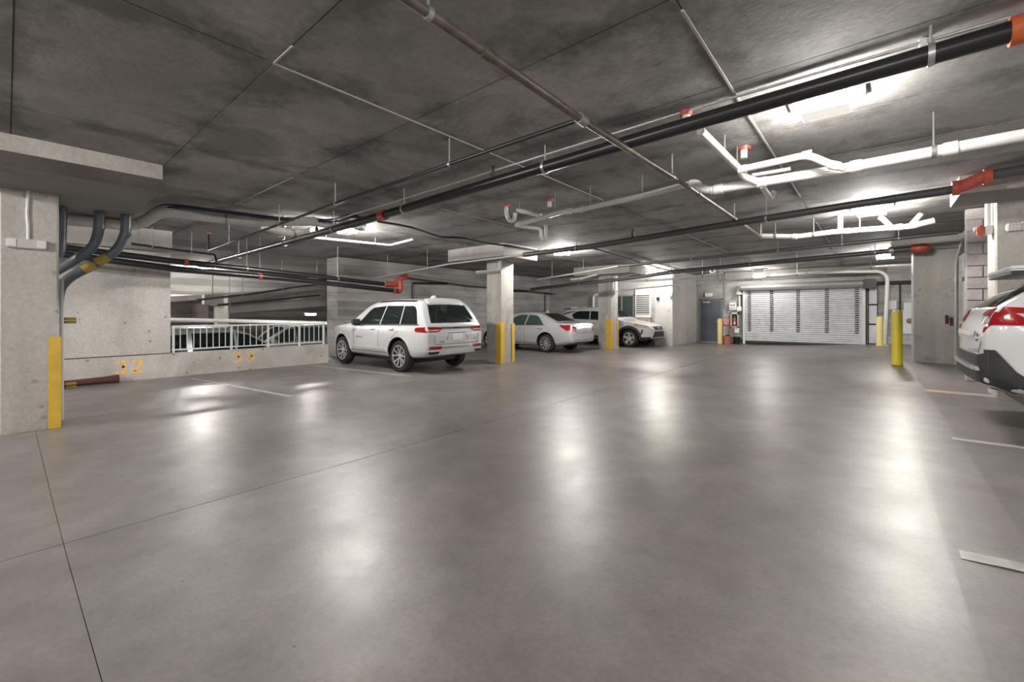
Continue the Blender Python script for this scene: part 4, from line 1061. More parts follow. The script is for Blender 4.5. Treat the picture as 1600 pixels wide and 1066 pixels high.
class Car:
    """x from rear bumper (0) to nose, +y is the car's left, ground at z = 0"""
    def __init__(s, S, name, label, loc, rz, paint):
        s.S = S; s.paint = paint
        s.root = thing(name, label, 'car', loc, rz)
        body = s.shell()
        body.materials.append(M[paint]); body.materials.append(M['dark'])
        s.bvh = None
        bm = bmesh.new(); bm.from_mesh(body); s.bvh = BVHTree.FromBMesh(bm); bm.free()
        s.body = s.cut(body)
        s.body.parent = s.root
    def shell(s):
        S = s.S
        xs = sorted(set(S['stations']))
        rings = []
        lv = S['levels']
        for x in xs:
            zt = lerp_table(S['top'], x); W = S['W'] * lerp_table(S['plan'], x); zb = lerp_table(S['bottom'], x)
            n = len(lv) + 2
            ring = [(0.0, zb), (W * 0.80, zb), (W * 0.955, zb + 0.05)]
            for k, L in enumerate(lv):
                z = min(L, zt - 0.014 * (len(lv) - k) - 0.006)
                z = max(z, zb + 0.08 + 0.01 * k)
                ring.append((W * lerp_table(S['g'], z), z))
            yl = ring[-1][0]
            ring.append((yl * 0.90, zt - 0.004)); ring.append((yl * 0.55, zt + S.get('crown', 0.02) * 0.7)); ring.append((0.0, zt + S.get('crown', 0.02)))
            full = [(x, y, z) for y, z in ring] + [(x, -y, z) for y, z in ring[-2:0:-1]]
            rings.append(full)
        n = len(rings[0])
        # end caps: two shrinking rings
        def shrink(r, f, dx):
            cy = 0; cz = sum(p[2] for p in r) / n
            return [(p[0] + dx, p[1] * f, cz + (p[2] - cz) * f) for p in r]
        rings = [shrink(rings[0], 0.35, -S.get('tail', 0.03)), shrink(rings[0], 0.85, -S.get('tail', 0.03) * 0.9)] + rings + [shrink(rings[-1], 0.85, S.get('nose', 0.03) * 0.9), shrink(rings[-1], 0.35, S.get('nose', 0.03))]
        vs = [p for r in rings for p in r]; fs = []
        for i in range(len(rings) - 1):
            for k in range(n):
                fs.append((i * n + k, i * n + (k + 1) % n, (i + 1) * n + (k + 1) % n, (i + 1) * n + k))
        fs.append(tuple(range(n))[::-1]); fs.append(tuple((len(rings) - 1) * n + k for k in range(n)))
        me = bpy.data.meshes.new('body'); me.from_pydata(vs, [], fs)
        bm = bmesh.new(); bm.from_mesh(me); bmesh.ops.recalc_face_normals(bm, faces=bm.faces[:]); bm.to_mesh(me); bm.free()
        o = bpy.data.objects.new('temporary', me); COL.objects.link(o)
        md = o.modifiers.new('s', 'SUBSURF'); md.levels = 1; md.render_levels = 1
        dg = bpy.context.evaluated_depsgraph_get()
        out = bpy.data.meshes.new_from_object(o.evaluated_get(dg))
        bpy.data.objects.remove(o)
        return out
    def cut(s, me):
        S = s.S
        o = link('body', me, None)
        cs = []
        for xw in S['axles']:
            for sd in (-1, 1):
                mb = MB().lathe([(S['arch'], -0.24), (S['arch'], 0.2)], 'y', (xw, sd * (S['W'] - 0.06), S['R'] + 0.01), 28)
                c = mb.obj('temporary', 'dark')
                md = o.modifiers.new('b', 'BOOLEAN'); md.operation = 'DIFFERENCE'; md.object = c; md.solver = 'EXACT'; md.material_mode = 'TRANSFER'
                cs.append(c)
        dg = bpy.context.evaluated_depsgraph_get()
        out = bpy.data.meshes.new_from_object(o.evaluated_get(dg))
        out.shade_smooth(); out.set_sharp_from_angle(angle=math.radians(38))
        bpy.data.objects.remove(o)
        for c in cs: bpy.data.objects.remove(c)
        return link('body', out, None)
    def patch(s, name, poly, side, mat, parent=None, off=0.002, thick=0.008, step=0.09, smooth=True):
        bm = bmesh.new()
        A = {'L': lambda a, b: Vector((a, 3, b)), 'R': lambda a, b: Vector((a, -3, b)), 'B': lambda a, b: Vector((-3, a, b)), 'F': lambda a, b: Vector((9, a, b)), 'T': lambda a, b: Vector((a, b, 4))}[side]
        D = {'L': Vector((0, -1, 0)), 'R': Vector((0, 1, 0)), 'B': Vector((1, 0, 0)), 'F': Vector((-1, 0, 0)), 'T': Vector((0, 0, -1))}[side]
        vs = [bm.verts.new((p[0], p[1], 0)) for p in poly]
        bm.faces.new(vs)
        for ax in (0, 1):
            lo = min(p[ax] for p in poly); hi = max(p[ax] for p in poly)
            k = int((hi - lo) / step)
            for i in range(1, k + 1):
                c = Vector((0, 0, 0)); c[ax] = lo + (hi - lo) * i / (k + 1)
                nn = Vector((0, 0, 0)); nn[ax] = 1
                bmesh.ops.bisect_plane(bm, geom=bm.verts[:] + bm.edges[:] + bm.faces[:], plane_co=c, plane_no=nn)
        ok = {}
        for v in bm.verts:
            p0 = A(v.co.x, v.co.y)
            h, nrm, idx, dist = s.bvh.ray_cast(p0, D)
            if h is None or dist > 5.6:
                mid = p0 + D * 2.2
                h, nrm, idx, dist = s.bvh.find_nearest(mid)
            v.co = h - D * off
        bmesh.ops.triangulate(bm, faces=bm.faces[:])
        r = bmesh.ops.extrude_face_region(bm, geom=bm.faces[:])
        for e in r['geom']:
            if isinstance(e, bmesh.types.BMVert): e.co -= D * thick
        bmesh.ops.recalc_face_normals(bm, faces=bm.faces[:])
        me = bpy.data.meshes.new(name); bm.to_mesh(me); bm.free()
        if smooth:
            me.shade_smooth(); me.set_sharp_from_angle(angle=math.radians(40))
        return link(name, me, mat, parent or s.root)
    def both(s, name, poly, mat, **k):
        return [s.patch(name, poly, sd, mat, **k) for sd in 'LR']
    def strip(s, name, pts, w, side, mat, parent=None, off=0.0005, thick=0.0025):
        """thin line (panel gap, trim) along a polyline"""
        P = [Vector(p) for p in pts]; L = []; R = []
        for i, p in enumerate(P):
            d = (P[min(i + 1, len(P) - 1)] - P[max(0, i - 1)]).normalized(); n = Vector((-d.y, d.x)) * w / 2
            L.append(p + n); R.append(p - n)
        return s.patch(name, [tuple(q) for q in L + R[::-1]], side, mat, parent, off, thick, 0.15)
    def wheel(s, xw, sd, style):
        S = s.S; R = S['R']; w = 0.225
        yc = sd * (S['W'] - 0.03 - w / 2)
        prof = [(R * 0.66, -w / 2 + 0.01), (R * 0.90, -w / 2), (R * 0.975, -w / 2 + 0.02), (R, -w / 2 + 0.05), (R, w / 2 - 0.05), (R * 0.975, w / 2 - 0.02), (R * 0.90, w / 2), (R * 0.68, w / 2 - 0.008)]
        t = MB().lathe(prof + [prof[0]], 'y', (0, 0, 0), 36, cap=False).obj('wheel', 'tyre', s.root, True, (xw, yc, R))
        rim = MB().lathe([(R * 0.70, -w / 2 + 0.02), (R * 0.70, w / 2 - 0.0), (R * 0.66, w / 2 + 0.004), (R * 0.63, w / 2 - 0.012), (R * 0.60, w / 2 - 0.07), (R * 0.1, w / 2 - 0.08)], 'y', (0, 0, 0), 32)
        if sd < 0: rim.v = [(v[0], -v[1], v[2]) for v in rim.v]
        rim.obj('rim_barrel', 'alloy_dark', t, True)
        ring = MB()
        n = 32; ro, ri = R * 0.70, R * 0.635; yo = sd * (w / 2 + 0.006); yi = sd * (w / 2 - 0.02)
        vs = []
        for rr, yy in ((ro, yo), (ri, yo), (ri, yi)):
            vs += [(rr * math.cos(2 * math.pi * k / n), yy, rr * math.sin(2 * math.pi * k / n)) for k in range(n)]
        ring.add(vs, [(a * n + k, a * n + (k + 1) % n, (a + 1) * n + (k + 1) % n, (a + 1) * n + k) for a in range(2) for k in range(n)])
        sp = ring
        nsp, split, wid = style
        for k in range(nsp):
            for q in ((-1, 1) if split else (0,)):
                a = 2 * math.pi * k / nsp + math.pi / 2
                a2 = a + q * split
                r0, r1 = R * 0.12, R * 0.66
                c0 = Vector((math.cos(a) * r0, 0, math.sin(a) * r0)); c1 = Vector((math.cos(a2) * r1, 0, math.sin(a2) * r1))
                d = (c1 - c0).normalized(); nn = Vector((-d.z, 0, d.x))
                w0, w1 = wid * 0.8, wid
                y0 = sd * (w / 2 - 0.035); y1 = sd * (w / 2 - 0.004); yb = sd * (w / 2 - 0.06)
                vs = []
                for c, ww, yf in ((c0, w0, y0), (c1, w1, y1)):
                    for sg in (-1, 1):
                        p = c + nn * sg * ww / 2
                        vs += [(p.x, yf, p.z), (p.x, yb, p.z)]
                sp.add(vs, [(0, 2, 6, 4), (1, 5, 7, 3), (0, 4, 5, 1), (2, 3, 7, 6), (0, 1, 3, 2), (4, 6, 7, 5)])
        hub = MB().lathe([(R * 0.17, w / 2 - 0.06), (R * 0.17, w / 2 - 0.03), (R * 0.08, w / 2 - 0.018)], 'y', (0, 0, 0), 16)
        if sd < 0: hub.v = [(v[0], -v[1], v[2]) for v in hub.v]
        sp.add(hub.v, hub.f)
        sp.obj('rim_spokes', 'alloy', t, True)
        return t
    def wheels(s, style):
        for xw in s.S['axles']:
            for sd in (-1, 1): s.wheel(xw, sd, style)
    def underbody(s, x0=0.75):
        S = s.S; L = S['L']
        MB().bevbox((x0, -S['W'] * 0.70, 0.21), (L - 0.7, S['W'] * 0.70, 0.45), 0.04).obj('underbody', 'black', s.root)
    def mirror(s, x, z, mat='cladding', paint=None):
        for sd in (-1, 1):
            y0 = sd * s.S['W'] * 0.90
            MB().bevbox((x - 0.06, min(y0, y0 + sd * 0.24), z), (x + 0.10, max(y0, y0 + sd * 0.24), z + 0.17), 0.035).obj('wing_mirror', mat, s.root, True)
    def handle(s, x, z):
        for sd in 'LR':
            s.patch('door_handle', [(x, z), (x + 0.2, z + 0.005), (x + 0.2, z + 0.035), (x, z + 0.03)], sd, s.paint, thick=0.03)
            s.strip('handle_recess', [(x + 0.01, z - 0.008), (x + 0.19, z - 0.006)], 0.014, sd, 'seam')
    def text(s, body, y, z, h, mat='seam', side='B'):
        c = bpy.data.curves.new('badge_text', 'FONT'); c.body = body; c.size = h; c.extrude = 0.002; c.align_x = 'CENTER'
        o = bpy.data.objects.new('temporary', c); COL.objects.link(o)
        me = bpy.data.meshes.new_from_object(o.evaluated_get(bpy.context.evaluated_depsgraph_get()))
        bpy.data.objects.remove(o)
        hit = s.bvh.ray_cast(Vector((-3, y, z)), Vector((1, 0, 0)))[0]
        me.transform(Matrix(((0, 0, -1, (hit.x if hit else 0) - 0.004), (-1, 0, 0, y), (0, 1, 0, z), (0, 0, 0, 1))))
        return link('badge_text', me, mat, s.root)

def front_windscreen(c, x0, x1, w0, w1):
    return c.patch('windscreen', [(x0, -w0), (x1, -w1), (x1, w1), (x0, w0)], 'T', 'glass', off=0.002, thick=0.006, step=0.15)

# --- big white sport utility vehicle (three-row, boxy tail)
S1 = dict(L=4.5, W=0.975, R=0.385, arch=0.455, axles=(1.02, 3.72), crown=0.03, tail=0.04, nose=0.05,
    stations=[0, 0.03, 0.07, 0.12, 0.22, 0.32, 0.42, 0.47, 0.56, 0.75, 1.0, 1.4, 1.8, 2.2, 2.45, 2.65, 2.85, 3.05, 3.25, 3.4, 3.55, 3.8, 4.1, 4.3, 4.42, 4.5],
    top=[(0, 0.98), (0.03, 1.12), (0.07, 1.17), (0.12, 1.24), (0.42, 1.69), (0.47, 1.735), (0.75, 1.765), (1.4, 1.785), (2.2, 1.765), (2.45, 1.71), (2.65, 1.60), (3.25, 1.20), (3.4, 1.155), (3.8, 1.12), (4.3, 1.04), (4.42, 0.98), (4.5, 0.85)],
    bottom=[(0, 0.44), (0.3, 0.36), (1.0, 0.30), (3.7, 0.30), (4.3, 0.30), (4.5, 0.36)],
    plan=[(0, 0.90), (0.07, 0.94), (0.22, 0.97), (0.6, 1.0), (3.5, 1.0), (4.0, 0.975), (4.3, 0.91), (4.5, 0.78)],
    levels=[0.52, 0.72, 0.90, 1.02, 1.10, 1.16, 1.38, 1.60, 1.68],
    g=[(0.3, 0.96), (0.45, 0.975), (0.6, 1.0), (0.72, 0.995), (0.9, 1.0), (1.02, 0.99), (1.10, 0.965), (1.16, 0.94), (1.38, 0.875), (1.60, 0.80), (1.68, 0.765), (1.8, 0.70)])
c = Car(S1, 'sport_utility_vehicle', 'large white sport utility vehicle parked nose-in beside the end of the railing', (-7.74, 7.07, 0), math.pi, 'paint')
c.wheels((5, 0.30, 0.042)); c.underbody(); c.mirror(2.86, 1.10)
c.both('quarter_window', [(0.36, 1.175), (0.98, 1.165), (0.98, 1.60), (0.66, 1.60), (0.56, 1.57), (0.48, 1.47)], 'glass')
c.both('rear_door_window', [(1.03, 1.165), (1.83, 1.15), (1.72, 1.61), (1.03, 1.605)], 'glass')
c.both('front_door_window', [(1.88, 1.15), (2.88, 1.13), (2.80, 1.20), (2.45, 1.50), (2.3, 1.57), (1.77, 1.61)], 'glass')
for sd in 'LR':
    c.strip('window_trim', [(0.30, 1.155), (1.0, 1.145), (2.0, 1.13), (2.95, 1.11)], 0.025, sd, 'cladding')
    c.strip('door_gap', [(1.86, 1.12), (1.88, 0.80), (1.86, 0.40)], 0.012, sd, 'seam')
    c.strip('door_gap', [(1.02, 1.13), (1.05, 0.98), (1.28, 0.84), (1.46, 0.60), (1.52, 0.40)], 0.012, sd, 'seam')
    c.strip('door_gap', [(2.98, 1.09), (3.08, 0.95), (3.06, 0.40)], 0.012, sd, 'seam')
    c.strip('rocker_crease', [(1.5, 0.44), (3.2, 0.44)], 0.018, sd, 'seam')
    c.patch('rocker_ledge', [(1.52, 0.50), (3.15, 0.52), (3.1, 0.56), (1.55, 0.55)], sd, 'paint', thick=0.02)
    c.strip('door_lettering', [(2.62, 0.80), (2.95, 0.795)], 0.022, sd, 'seam')
    c.strip('roof_rail', [(0.62, 1.725), (1.4, 1.745), (2.15, 1.725)], 0.025, sd, 'cladding', off=0.004, thick=0.03)
    c.strip('arch_lip', [(1.02 + 0.475 * math.cos(math.radians(a)), 0.395 + 0.475 * math.sin(math.radians(a))) for a in range(5, 180, 12)], 0.03, sd, 'paint', off=0.003, thick=0.012)
    c.strip('arch_lip', [(3.72 + 0.475 * math.cos(math.radians(a)), 0.395 + 0.475 * math.sin(math.radians(a))) for a in range(5, 180, 12)], 0.03, sd, 'paint', off=0.003, thick=0.012)
    c.patch('side_tail_lamp', [(0.015, 0.985), (0.36, 1.0), (0.40, 1.045), (0.36, 1.09), (0.02, 1.11)], sd, 'tail', thick=0.012)
c.handle(1.22, 1.03); c.handle(2.05, 1.02)
c.patch('rear_window', [(-0.72, 1.20), (0.72, 1.20), (0.66, 1.42), (0.58, 1.655), (-0.58, 1.655), (-0.66, 1.42)], 'B', 'glass', off=0.004, thick=0.006)
c.patch('spoiler', [(0.50, -0.58), (0.36, -0.56), (0.36, 0.56), (0.50, 0.58)], 'T', 'paint', off=0.01, thick=0.03)
for sg in (-1, 1):
    c.patch('tail_lamp', [(sg * 0.93, 0.985), (sg * 0.56, 0.995), (sg * 0.42, 1.095), (sg * 0.93, 1.115)], 'B', 'tail', thick=0.012)
    c.patch('tail_lamp_insert', [(sg * 0.86, 1.01), (sg * 0.58, 1.015), (sg * 0.52, 1.05), (sg * 0.86, 1.045)], 'B', 'clear', off=0.006, thick=0.010)
    c.patch('rear_reflector', [(sg * 0.90, 0.585), (sg * 0.52, 0.585), (sg * 0.50, 0.655), (sg * 0.82, 0.66)], 'B', 'tail', off=0.008, thick=0.012)
    c.patch('exhaust_trim', [(sg * 0.90, 0.46), (sg * 0.60, 0.46), (sg * 0.54, 0.535), (sg * 0.86, 0.535)], 'B', 'chrome', off=0.008, thick=0.012)
    c.patch('exhaust_outlet', [(sg * 0.88, 0.472), (sg * 0.62, 0.472), (sg * 0.57, 0.525), (sg * 0.85, 0.525)], 'B', 'black', off=0.012, thick=0.014)
    c.strip('tailgate_gap', [(sg * 0.70, 1.0), (sg * 0.70, 0.72), (sg * 0.66, 0.70)], 0.012, 'B', 'seam')
c.patch('tail_bar', [(-0.46, 1.06), (0.46, 1.06), (0.46, 1.10), (-0.46, 1.10)], 'B', 'black', off=0.004, thick=0.010)
c.patch('badge', [(-0.08, 1.065), (0.08, 1.065), (0.08, 1.095), (-0.08, 1.095)], 'B', 'chrome', off=0.012, thick=0.012)
c.strip('tailgate_gap', [(-0.68, 0.70), (0.68, 0.70)], 0.014, 'B', 'seam')
c.strip('plate_recess', [(-0.34, 0.80), (-0.28, 0.96), (0.28, 0.96), (0.34, 0.80)], 0.018, 'B', 'seam')
c.patch('number_plate', [(-0.16, 0.79), (0.16, 0.79), (0.16, 0.945), (-0.16, 0.945)], 'B', 'white', off=0.006, thick=0.008)
c.patch('chrome_strip', [(-0.50, 0.60), (0.50, 0.60), (0.48, 0.64), (-0.48, 0.64)], 'B', 'chrome', off=0.008, thick=0.01)
c.strip('badge_lettering', [(0.42, 0.755), (0.56, 0.755)], 0.022, 'B', 'seam')
c.strip('badge_lettering', [(-0.62, 0.80), (-0.54, 0.80)], 0.022, 'B', 'seam')
MB().prism([(0.78, 1.795), (0.95, 1.80), (0.92, 1.86), (0.82, 1.88)], 'y', -0.035, 0.035).obj('roof_antenna', 'paint', c.root)
MB().tube([(0.17, 0.0, 1.235), (0.12, -0.12, 1.24), (0.10, -0.45, 1.235)], 0.012, 8).obj('wiper', 'black', c.root, True)
front_windscreen(c, 2.52, 3.2, 0.60, 0.74)
c.patch('grille', [(-0.6, 0.78), (0.6, 0.78), (0.6, 0.92), (-0.6, 0.92)], 'F', 'black')

# --- silver saloon
S2 = dict(L=4.75, W=0.90, R=0.335, arch=0.395, axles=(1.05, 3.80), crown=0.025, tail=0.05, nose=0.05,
    stations=[0, 0.03, 0.08, 0.2, 0.4, 0.55, 0.65, 0.8, 1.0, 1.2, 1.4, 1.6, 1.9, 2.3, 2.6, 2.8, 3.0, 3.2, 3.4, 3.55, 3.8, 4.2, 4.5, 4.66, 4.75],
    top=[(0, 0.92), (0.03, 1.02), (0.08, 1.06), (0.2, 1.075), (0.55, 1.07), (0.65, 1.09), (1.4, 1.40), (1.6, 1.445), (2.0, 1.465), (2.6, 1.44), (2.8, 1.39), (3.4, 1.05), (3.55, 1.0), (4.2, 0.88), (4.5, 0.78), (4.75, 0.60)],
    bottom=[(0, 0.36), (0.4, 0.26), (1.0, 0.21), (3.8, 0.21), (4.75, 0.24)],
    plan=[(0, 0.86), (0.08, 0.90), (0.4, 0.96), (0.8, 0.99), (1.2, 1.0), (3.5, 1.0), (4.2, 0.95), (4.5, 0.87), (4.75, 0.65)],
    levels=[0.42, 0.58, 0.74, 0.88, 0.95, 1.0, 1.18, 1.36, 1.40],
    g=[(0.2, 0.95), (0.42, 0.985), (0.58, 1.0), (0.74, 1.0), (0.88, 0.985), (0.95, 0.96), (1.0, 0.93), (1.18, 0.83), (1.36, 0.71), (1.42, 0.66)])
c = Car(S2, 'saloon_car', 'silver saloon parked nose-in between the two bare columns', (-7.95, 13.38, 0), math.pi, 'silver')
c.wheels((10, 0, 0.042)); c.underbody(); c.mirror(3.0, 0.98, 'silver')
c.both('rear_door_window', [(1.16, 1.0), (1.98, 0.985), (1.94, 1.355), (1.62, 1.34), (1.45, 1.27)], 'glass_green')
c.both('front_door_window', [(2.04, 0.985), (3.02, 0.965), (2.9, 1.05), (2.55, 1.29), (2.4, 1.345), (2.0, 1.36)], 'glass_green')
c.patch('rear_window', [(0.70, -0.60), (1.36, -0.50), (1.36, 0.50), (0.70, 0.60)], 'T', 'glass', step=0.12)
front_windscreen(c, 2.72, 3.36, 0.52, 0.66)
for sd in 'LR':
    c.strip('window_trim', [(1.10, 0.985), (2.0, 0.972), (3.1, 0.95)], 0.016, sd, 'chrome')
    c.strip('window_pillar', [(1.36, 1.0), (1.44, 1.25)], 0.02, sd, 'black')
    c.strip('door_gap', [(2.01, 0.97), (2.03, 0.7), (2.0, 0.34)], 0.01, sd, 'seam')
    c.strip('door_gap', [(1.12, 0.97), (1.16, 0.86), (1.36, 0.72), (1.50, 0.5), (1.52, 0.34)], 0.01, sd, 'seam')
    c.strip('rocker_crease', [(1.5, 0.33), (3.3, 0.33)], 0.014, sd, 'seam')
    c.patch('side_tail_lamp', [(0.06, 0.83), (0.16, 0.80), (0.50, 0.99), (0.46, 1.0), (0.06, 1.0)], sd, 'tail', thick=0.012)
c.handle(1.22, 0.86); c.handle(2.12, 0.85)
for sg in (-1, 1):
    c.patch('tail_lamp', [(sg * 0.80, 0.82), (sg * 0.60, 0.79), (sg * 0.55, 0.93), (sg * 0.80, 0.99)], 'B', 'tail', thick=0.012)
    c.strip('boot_gap', [(sg * 0.62, 0.98), (sg * 0.58, 0.76), (sg * 0.50, 0.72)], 0.012, 'B', 'seam')
c.patch('chrome_bar', [(-0.50, 0.90), (0.50, 0.90), (0.50, 0.94), (-0.50, 0.94)], 'B', 'chrome', thick=0.014)
c.patch('number_plate', [(-0.17, 0.74), (0.17, 0.74), (0.17, 0.88), (-0.17, 0.88)], 'B', 'clear', off=0.006)
c.strip('boot_gap', [(-0.52, 0.72), (0.52, 0.72)], 0.012, 'B', 'seam')
c.strip('bumper_crease', [(-0.72, 0.47), (0.72, 0.47)], 0.02, 'B', 'seam')
c.patch('lower_valance', [(-0.62, 0.36), (0.62, 0.36), (0.60, 0.40), (-0.60, 0.40)], 'B', 'black', off=0.004)
MB().prism([(1.50, 1.44), (1.64, 1.455), (1.60, 1.50), (1.54, 1.51)], 'y', -0.03, 0.03).obj('roof_antenna', 'silver', c.root)

# --- white crossover, built twice (one nose-out by the far column, one tail-in at the right edge)
S3 = dict(L=4.55, W=0.925, R=0.36, arch=0.43, axles=(0.98, 3.66), crown=0.03, tail=0.03, nose=0.04,
    stations=[0, 0.03, 0.08, 0.14, 0.24, 0.38, 0.52, 0.66, 0.8, 1.0, 1.3, 1.7, 2.1, 2.4, 2.6, 2.8, 3.0, 3.2, 3.35, 3.5, 3.8, 4.1, 4.3, 4.45, 4.55],
    top=[(0, 0.98), (0.03, 1.14), (0.08, 1.24), (0.14, 1.29), (0.52, 1.57), (0.66, 1.62), (1.0, 1.65), (1.6, 1.67), (2.1, 1.655), (2.4, 1.61), (2.6, 1.53), (3.2, 1.17), (3.35, 1.11), (3.8, 1.05), (4.3, 0.97), (4.45, 0.90), (4.55, 0.78)],
    bottom=[(0, 0.43), (0.3, 0.34), (1.0, 0.27), (3.6, 0.27), (4.3, 0.30), (4.55, 0.36)],
    plan=[(0, 0.86), (0.05, 0.90), (0.14, 0.955), (0.3, 0.985), (0.7, 1.0), (3.5, 1.0), (4.0, 0.97), (4.3, 0.90), (4.55, 0.72)],
    levels=[0.46, 0.64, 0.82, 1.0, 1.10, 1.16, 1.34, 1.50, 1.57],
    g=[(0.25, 0.95), (0.46, 0.985), (0.64, 0.985), (0.80, 0.99), (0.96, 1.0), (1.10, 0.985), (1.16, 0.955), (1.34, 0.87), (1.50, 0.79), (1.57, 0.75), (1.68, 0.70)])
def crossover(label, loc, rz):
    c = Car(S3, 'crossover_car', label, loc, rz, 'paint')
    c.wheels((5, 0, 0.115)); c.underbody(0.32); c.mirror(2.95, 1.05, 'paint')
    ang = lambda x, r, a: (x + r * math.cos(math.radians(a)), 0.37 + r * math.sin(math.radians(a)))
    for sd in 'LR':
        c.patch('rear_door_window', [(0.86, 1.33), (1.0, 1.17), (1.80, 1.145), (1.74, 1.50), (1.2, 1.50), (1.0, 1.44)], sd, 'glass')
        c.patch('front_door_window', [(1.85, 1.145), (2.90, 1.11), (2.82, 1.17), (2.45, 1.42), (2.3, 1.48), (1.79, 1.50)], sd, 'glass')
        c.patch('floating_pillar', [(0.34, 1.37), (0.62, 1.46), (0.98, 1.50), (0.98, 1.47), (0.62, 1.40), (0.36, 1.31)], sd, 'black', off=0.002, thick=0.004)
        c.strip('door_gap', [(1.82, 1.09), (1.84, 0.8), (1.82, 0.42)], 0.01, sd, 'seam')
        c.strip('door_gap', [(0.98, 1.1), (1.02, 0.95), (1.25, 0.8), (1.42, 0.6), (1.46, 0.42)], 0.01, sd, 'seam')
        c.strip('door_gap', [(2.98, 1.07), (3.04, 0.9), (3.02, 0.42)], 0.01, sd, 'seam')
        c.strip('window_trim', [(0.9, 1.155), (1.8, 1.13), (2.95, 1.09)], 0.02, sd, 'cladding')
        for xa in (0.98, 3.66):
            c.strip('arch_cladding', [ang(xa, 0.475, a) for a in range(-4, 186, 10)], 0.10, sd, 'cladding', off=0.004, thick=0.016)
        c.patch('sill_cladding', [(1.40, 0.28), (3.22, 0.28), (3.18, 0.44), (1.45, 0.44)], sd, 'cladding', off=0.004, thick=0.016)
        c.patch('bumper_cladding', [(0.0, 0.36), (0.30, 0.30), (0.52, 0.28), (0.54, 0.46), (0.34, 0.50), (0.20, 0.62), (0.07, 0.82), (0.0, 0.82)], sd, 'cladding', off=0.006, thick=0.014)
        c.patch('front_cladding', [(4.08, 0.32), (4.50, 0.36), (4.50, 0.44), (4.14, 0.42)], sd, 'cladding', off=0.004, thick=0.014)
        c.patch('tail_lamp', [(0.01, 1.075), (0.62, 1.07), (0.72, 1.10), (0.52, 1.225), (0.14, 1.255), (0.01, 1.235)], sd, 'tail', thick=0.016)
        c.patch('tail_lamp_insert', [(0.20, 1.19), (0.40, 1.185), (0.48, 1.13), (0.28, 1.13)], sd, 'clear', off=0.016, thick=0.006)
        c.patch('headlamp', [(3.86, 0.90), (4.36, 0.80), (4.46, 0.84), (4.40, 0.90), (3.96, 0.985)], sd, 'clear', thick=0.012)
        c.patch('indicator', [(3.84, 0.90), (4.02, 0.865), (4.06, 0.94), (3.95, 0.985)], sd, 'amber', off=0.008, thick=0.010)
        c.patch('fog_slot', [(4.14, 0.56), (4.20, 0.54), (4.26, 0.72), (4.20, 0.74)], sd, 'black')
    c.handle(1.16, 0.98); c.handle(1.98, 0.97)
    # tail
    c.patch('rear_window', [(-0.66, 1.26), (0.66, 1.26), (0.58, 1.50), (-0.58, 1.50)], 'B', 'glass', off=0.004, thick=0.006)
    for sg in (-1, 1):
        c.patch('rear_lamp', [(sg * 0.90, 1.08), (sg * 0.64, 1.085), (sg * 0.50, 1.18), (sg * 0.56, 1.23), (sg * 0.90, 1.25)], 'B', 'tail', thick=0.014)
        c.patch('rear_lamp_insert', [(sg * 0.82, 1.085), (sg * 0.66, 1.09), (sg * 0.58, 1.15), (sg * 0.76, 1.16)], 'B', 'clear', off=0.014, thick=0.006)
        c.strip('tailgate_gap', [(sg * 0.74, 1.0), (sg * 0.72, 0.86), (sg * 0.66, 0.78)], 0.01, 'B', 'seam')
        c.patch('exhaust_tip', [(sg * 0.62, 0.345), (sg * 0.46, 0.345), (sg * 0.46, 0.40), (sg * 0.62, 0.40)], 'B', 'chrome', off=0.02, thick=0.03)
    c.patch('rear_cladding', [(-0.9, 0.38), (0.9, 0.38), (0.9, 0.82), (0.72, 0.76), (-0.72, 0.76), (-0.9, 0.82)], 'B', 'cladding', off=0.004, thick=0.016)
    c.patch('bumper_step', [(-0.76, 0.60), (0.76, 0.60), (0.72, 0.64), (-0.72, 0.64)], 'B', 'clear', off=0.02, thick=0.03)
    c.patch('plate_garnish', [(-0.45, 0.95), (0.45, 0.95), (0.40, 1.0), (-0.40, 1.0)], 'B', 'paint', off=0.006, thick=0.03)
    c.text('XLE', -0.60, 0.945, 0.055); c.text('AWD', -0.60, 0.895, 0.035)
    MB().bevbox((0.20, -0.60, 1.625), (0.66, 0.60, 1.675), 0.02).obj('spoiler', 'paint', c.root, True)
    MB().bevbox((0.22, -0.58, 1.59), (0.60, 0.58, 1.628), 0.008).obj('spoiler_underside', 'black', c.root)
    MB().tube([(0.22, 0.0, 1.27), (0.16, 0.02, 1.29), (0.20, 0.45, 1.30)], 0.012, 8).obj('wiper', 'black', c.root, True)
    MB().prism([(0.95, 1.66), (1.10, 1.67), (1.06, 1.72), (1.0, 1.73)], 'y', -0.03, 0.03).obj('roof_antenna', 'paint', c.root)
    # nose
    c.patch('upper_grille', [(-0.42, 0.72), (0.42, 0.72), (0.50, 0.86), (-0.50, 0.86)], 'F', 'black', off=0.004)
    c.patch('lower_grille', [(-0.62, 0.42), (0.62, 0.42), (0.46, 0.66), (-0.46, 0.66)], 'F', 'cladding', off=0.004)
    c.patch('front_badge', [(-0.07, 0.77), (0.07, 0.77), (0.07, 0.84), (-0.07, 0.84)], 'F', 'chrome', off=0.012)
    front_windscreen(c, 2.48, 3.12, 0.56, 0.70)
    return c
crossover('white crossover with red tail lamps cut off by the right edge', (0.86, 7.22, 0.25), 0)
crossover('white crossover facing right behind the far column, amber headlamp corner', (-11.40, 17.55, 0), 0)

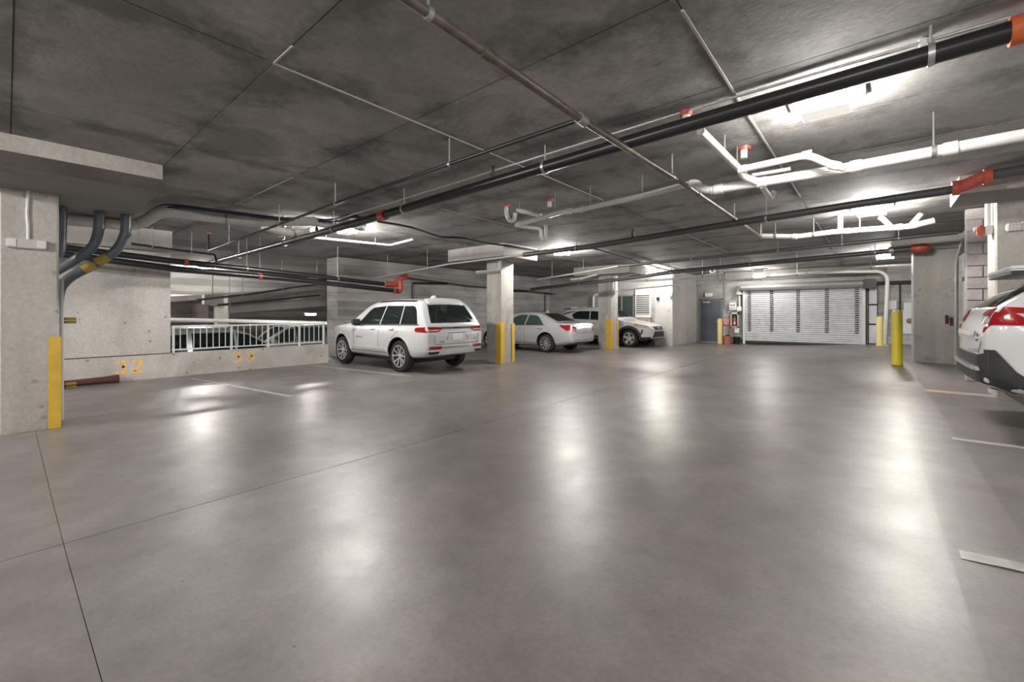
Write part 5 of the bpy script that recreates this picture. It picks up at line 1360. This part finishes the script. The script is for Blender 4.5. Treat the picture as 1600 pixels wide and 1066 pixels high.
# --- two cars on the lower level beyond the railing
S4 = dict(L=4.6, W=0.93, R=0.33, arch=0.40, axles=(0.95, 3.6), crown=0.03,
    stations=[0, 0.04, 0.1, 0.2, 0.35, 0.6, 1.0, 1.6, 2.2, 2.6, 2.9, 3.2, 3.5, 3.7, 3.9, 4.2, 4.45, 4.6],
    top=[(0, 0.9), (0.04, 1.2), (0.1, 1.45), (0.2, 1.62), (0.35, 1.70), (1.0, 1.76), (2.2, 1.74), (2.6, 1.66), (3.5, 1.14), (3.7, 1.06), (4.2, 0.92), (4.6, 0.70)],
    bottom=[(0, 0.3), (4.6, 0.26)],
    plan=[(0, 0.90), (0.3, 0.98), (1.0, 1.0), (3.4, 1.0), (4.0, 0.94), (4.6, 0.70)],
    levels=[0.46, 0.70, 0.90, 1.02, 1.10, 1.3, 1.5, 1.64],
    g=[(0.3, 0.96), (0.7, 1.0), (0.9, 1.0), (1.02, 0.98), (1.1, 0.95), (1.3, 0.89), (1.5, 0.82), (1.64, 0.76), (1.8, 0.7)])
c = Car(S4, 'minivan', 'silver minivan on the lower level behind the left end of the railing', (-15.4, 2.05, -0.75), math.pi / 2, 'silver')
c.wheels((7, 0, 0.05))
c.both('rear_window_side', [(0.35, 1.10), (1.2, 1.10), (1.2, 1.58), (0.45, 1.56)], 'glass')
c.both('sliding_door_window', [(1.32, 1.10), (2.35, 1.10), (2.35, 1.60), (1.32, 1.60)], 'glass')
c.both('front_door_window', [(2.42, 1.10), (3.42, 1.08), (2.72, 1.52), (2.42, 1.58)], 'glass')
front_windscreen(c, 2.68, 3.5, 0.62, 0.74)
c.both('headlamp', [(3.95, 0.78), (4.4, 0.70), (4.45, 0.78), (4.1, 0.90)], 'clear')
c.mirror(3.2, 1.06, 'silver')
c = Car(S4, 'minivan', 'silver car facing left on the lower level behind the right part of the railing', (-17.6, 9.5, -0.75), -math.pi / 2, 'silver')
c.wheels((7, 0, 0.05))
c.both('rear_window_side', [(0.35, 1.10), (1.2, 1.10), (1.2, 1.58), (0.45, 1.56)], 'glass_green')
c.both('sliding_door_window', [(1.32, 1.10), (2.35, 1.10), (2.35, 1.60), (1.32, 1.60)], 'glass_green')
c.both('front_door_window', [(2.42, 1.10), (3.42, 1.08), (2.72, 1.52), (2.42, 1.58)], 'glass')
front_windscreen(c, 2.68, 3.5, 0.62, 0.74)
c.mirror(3.2, 1.06, 'silver')
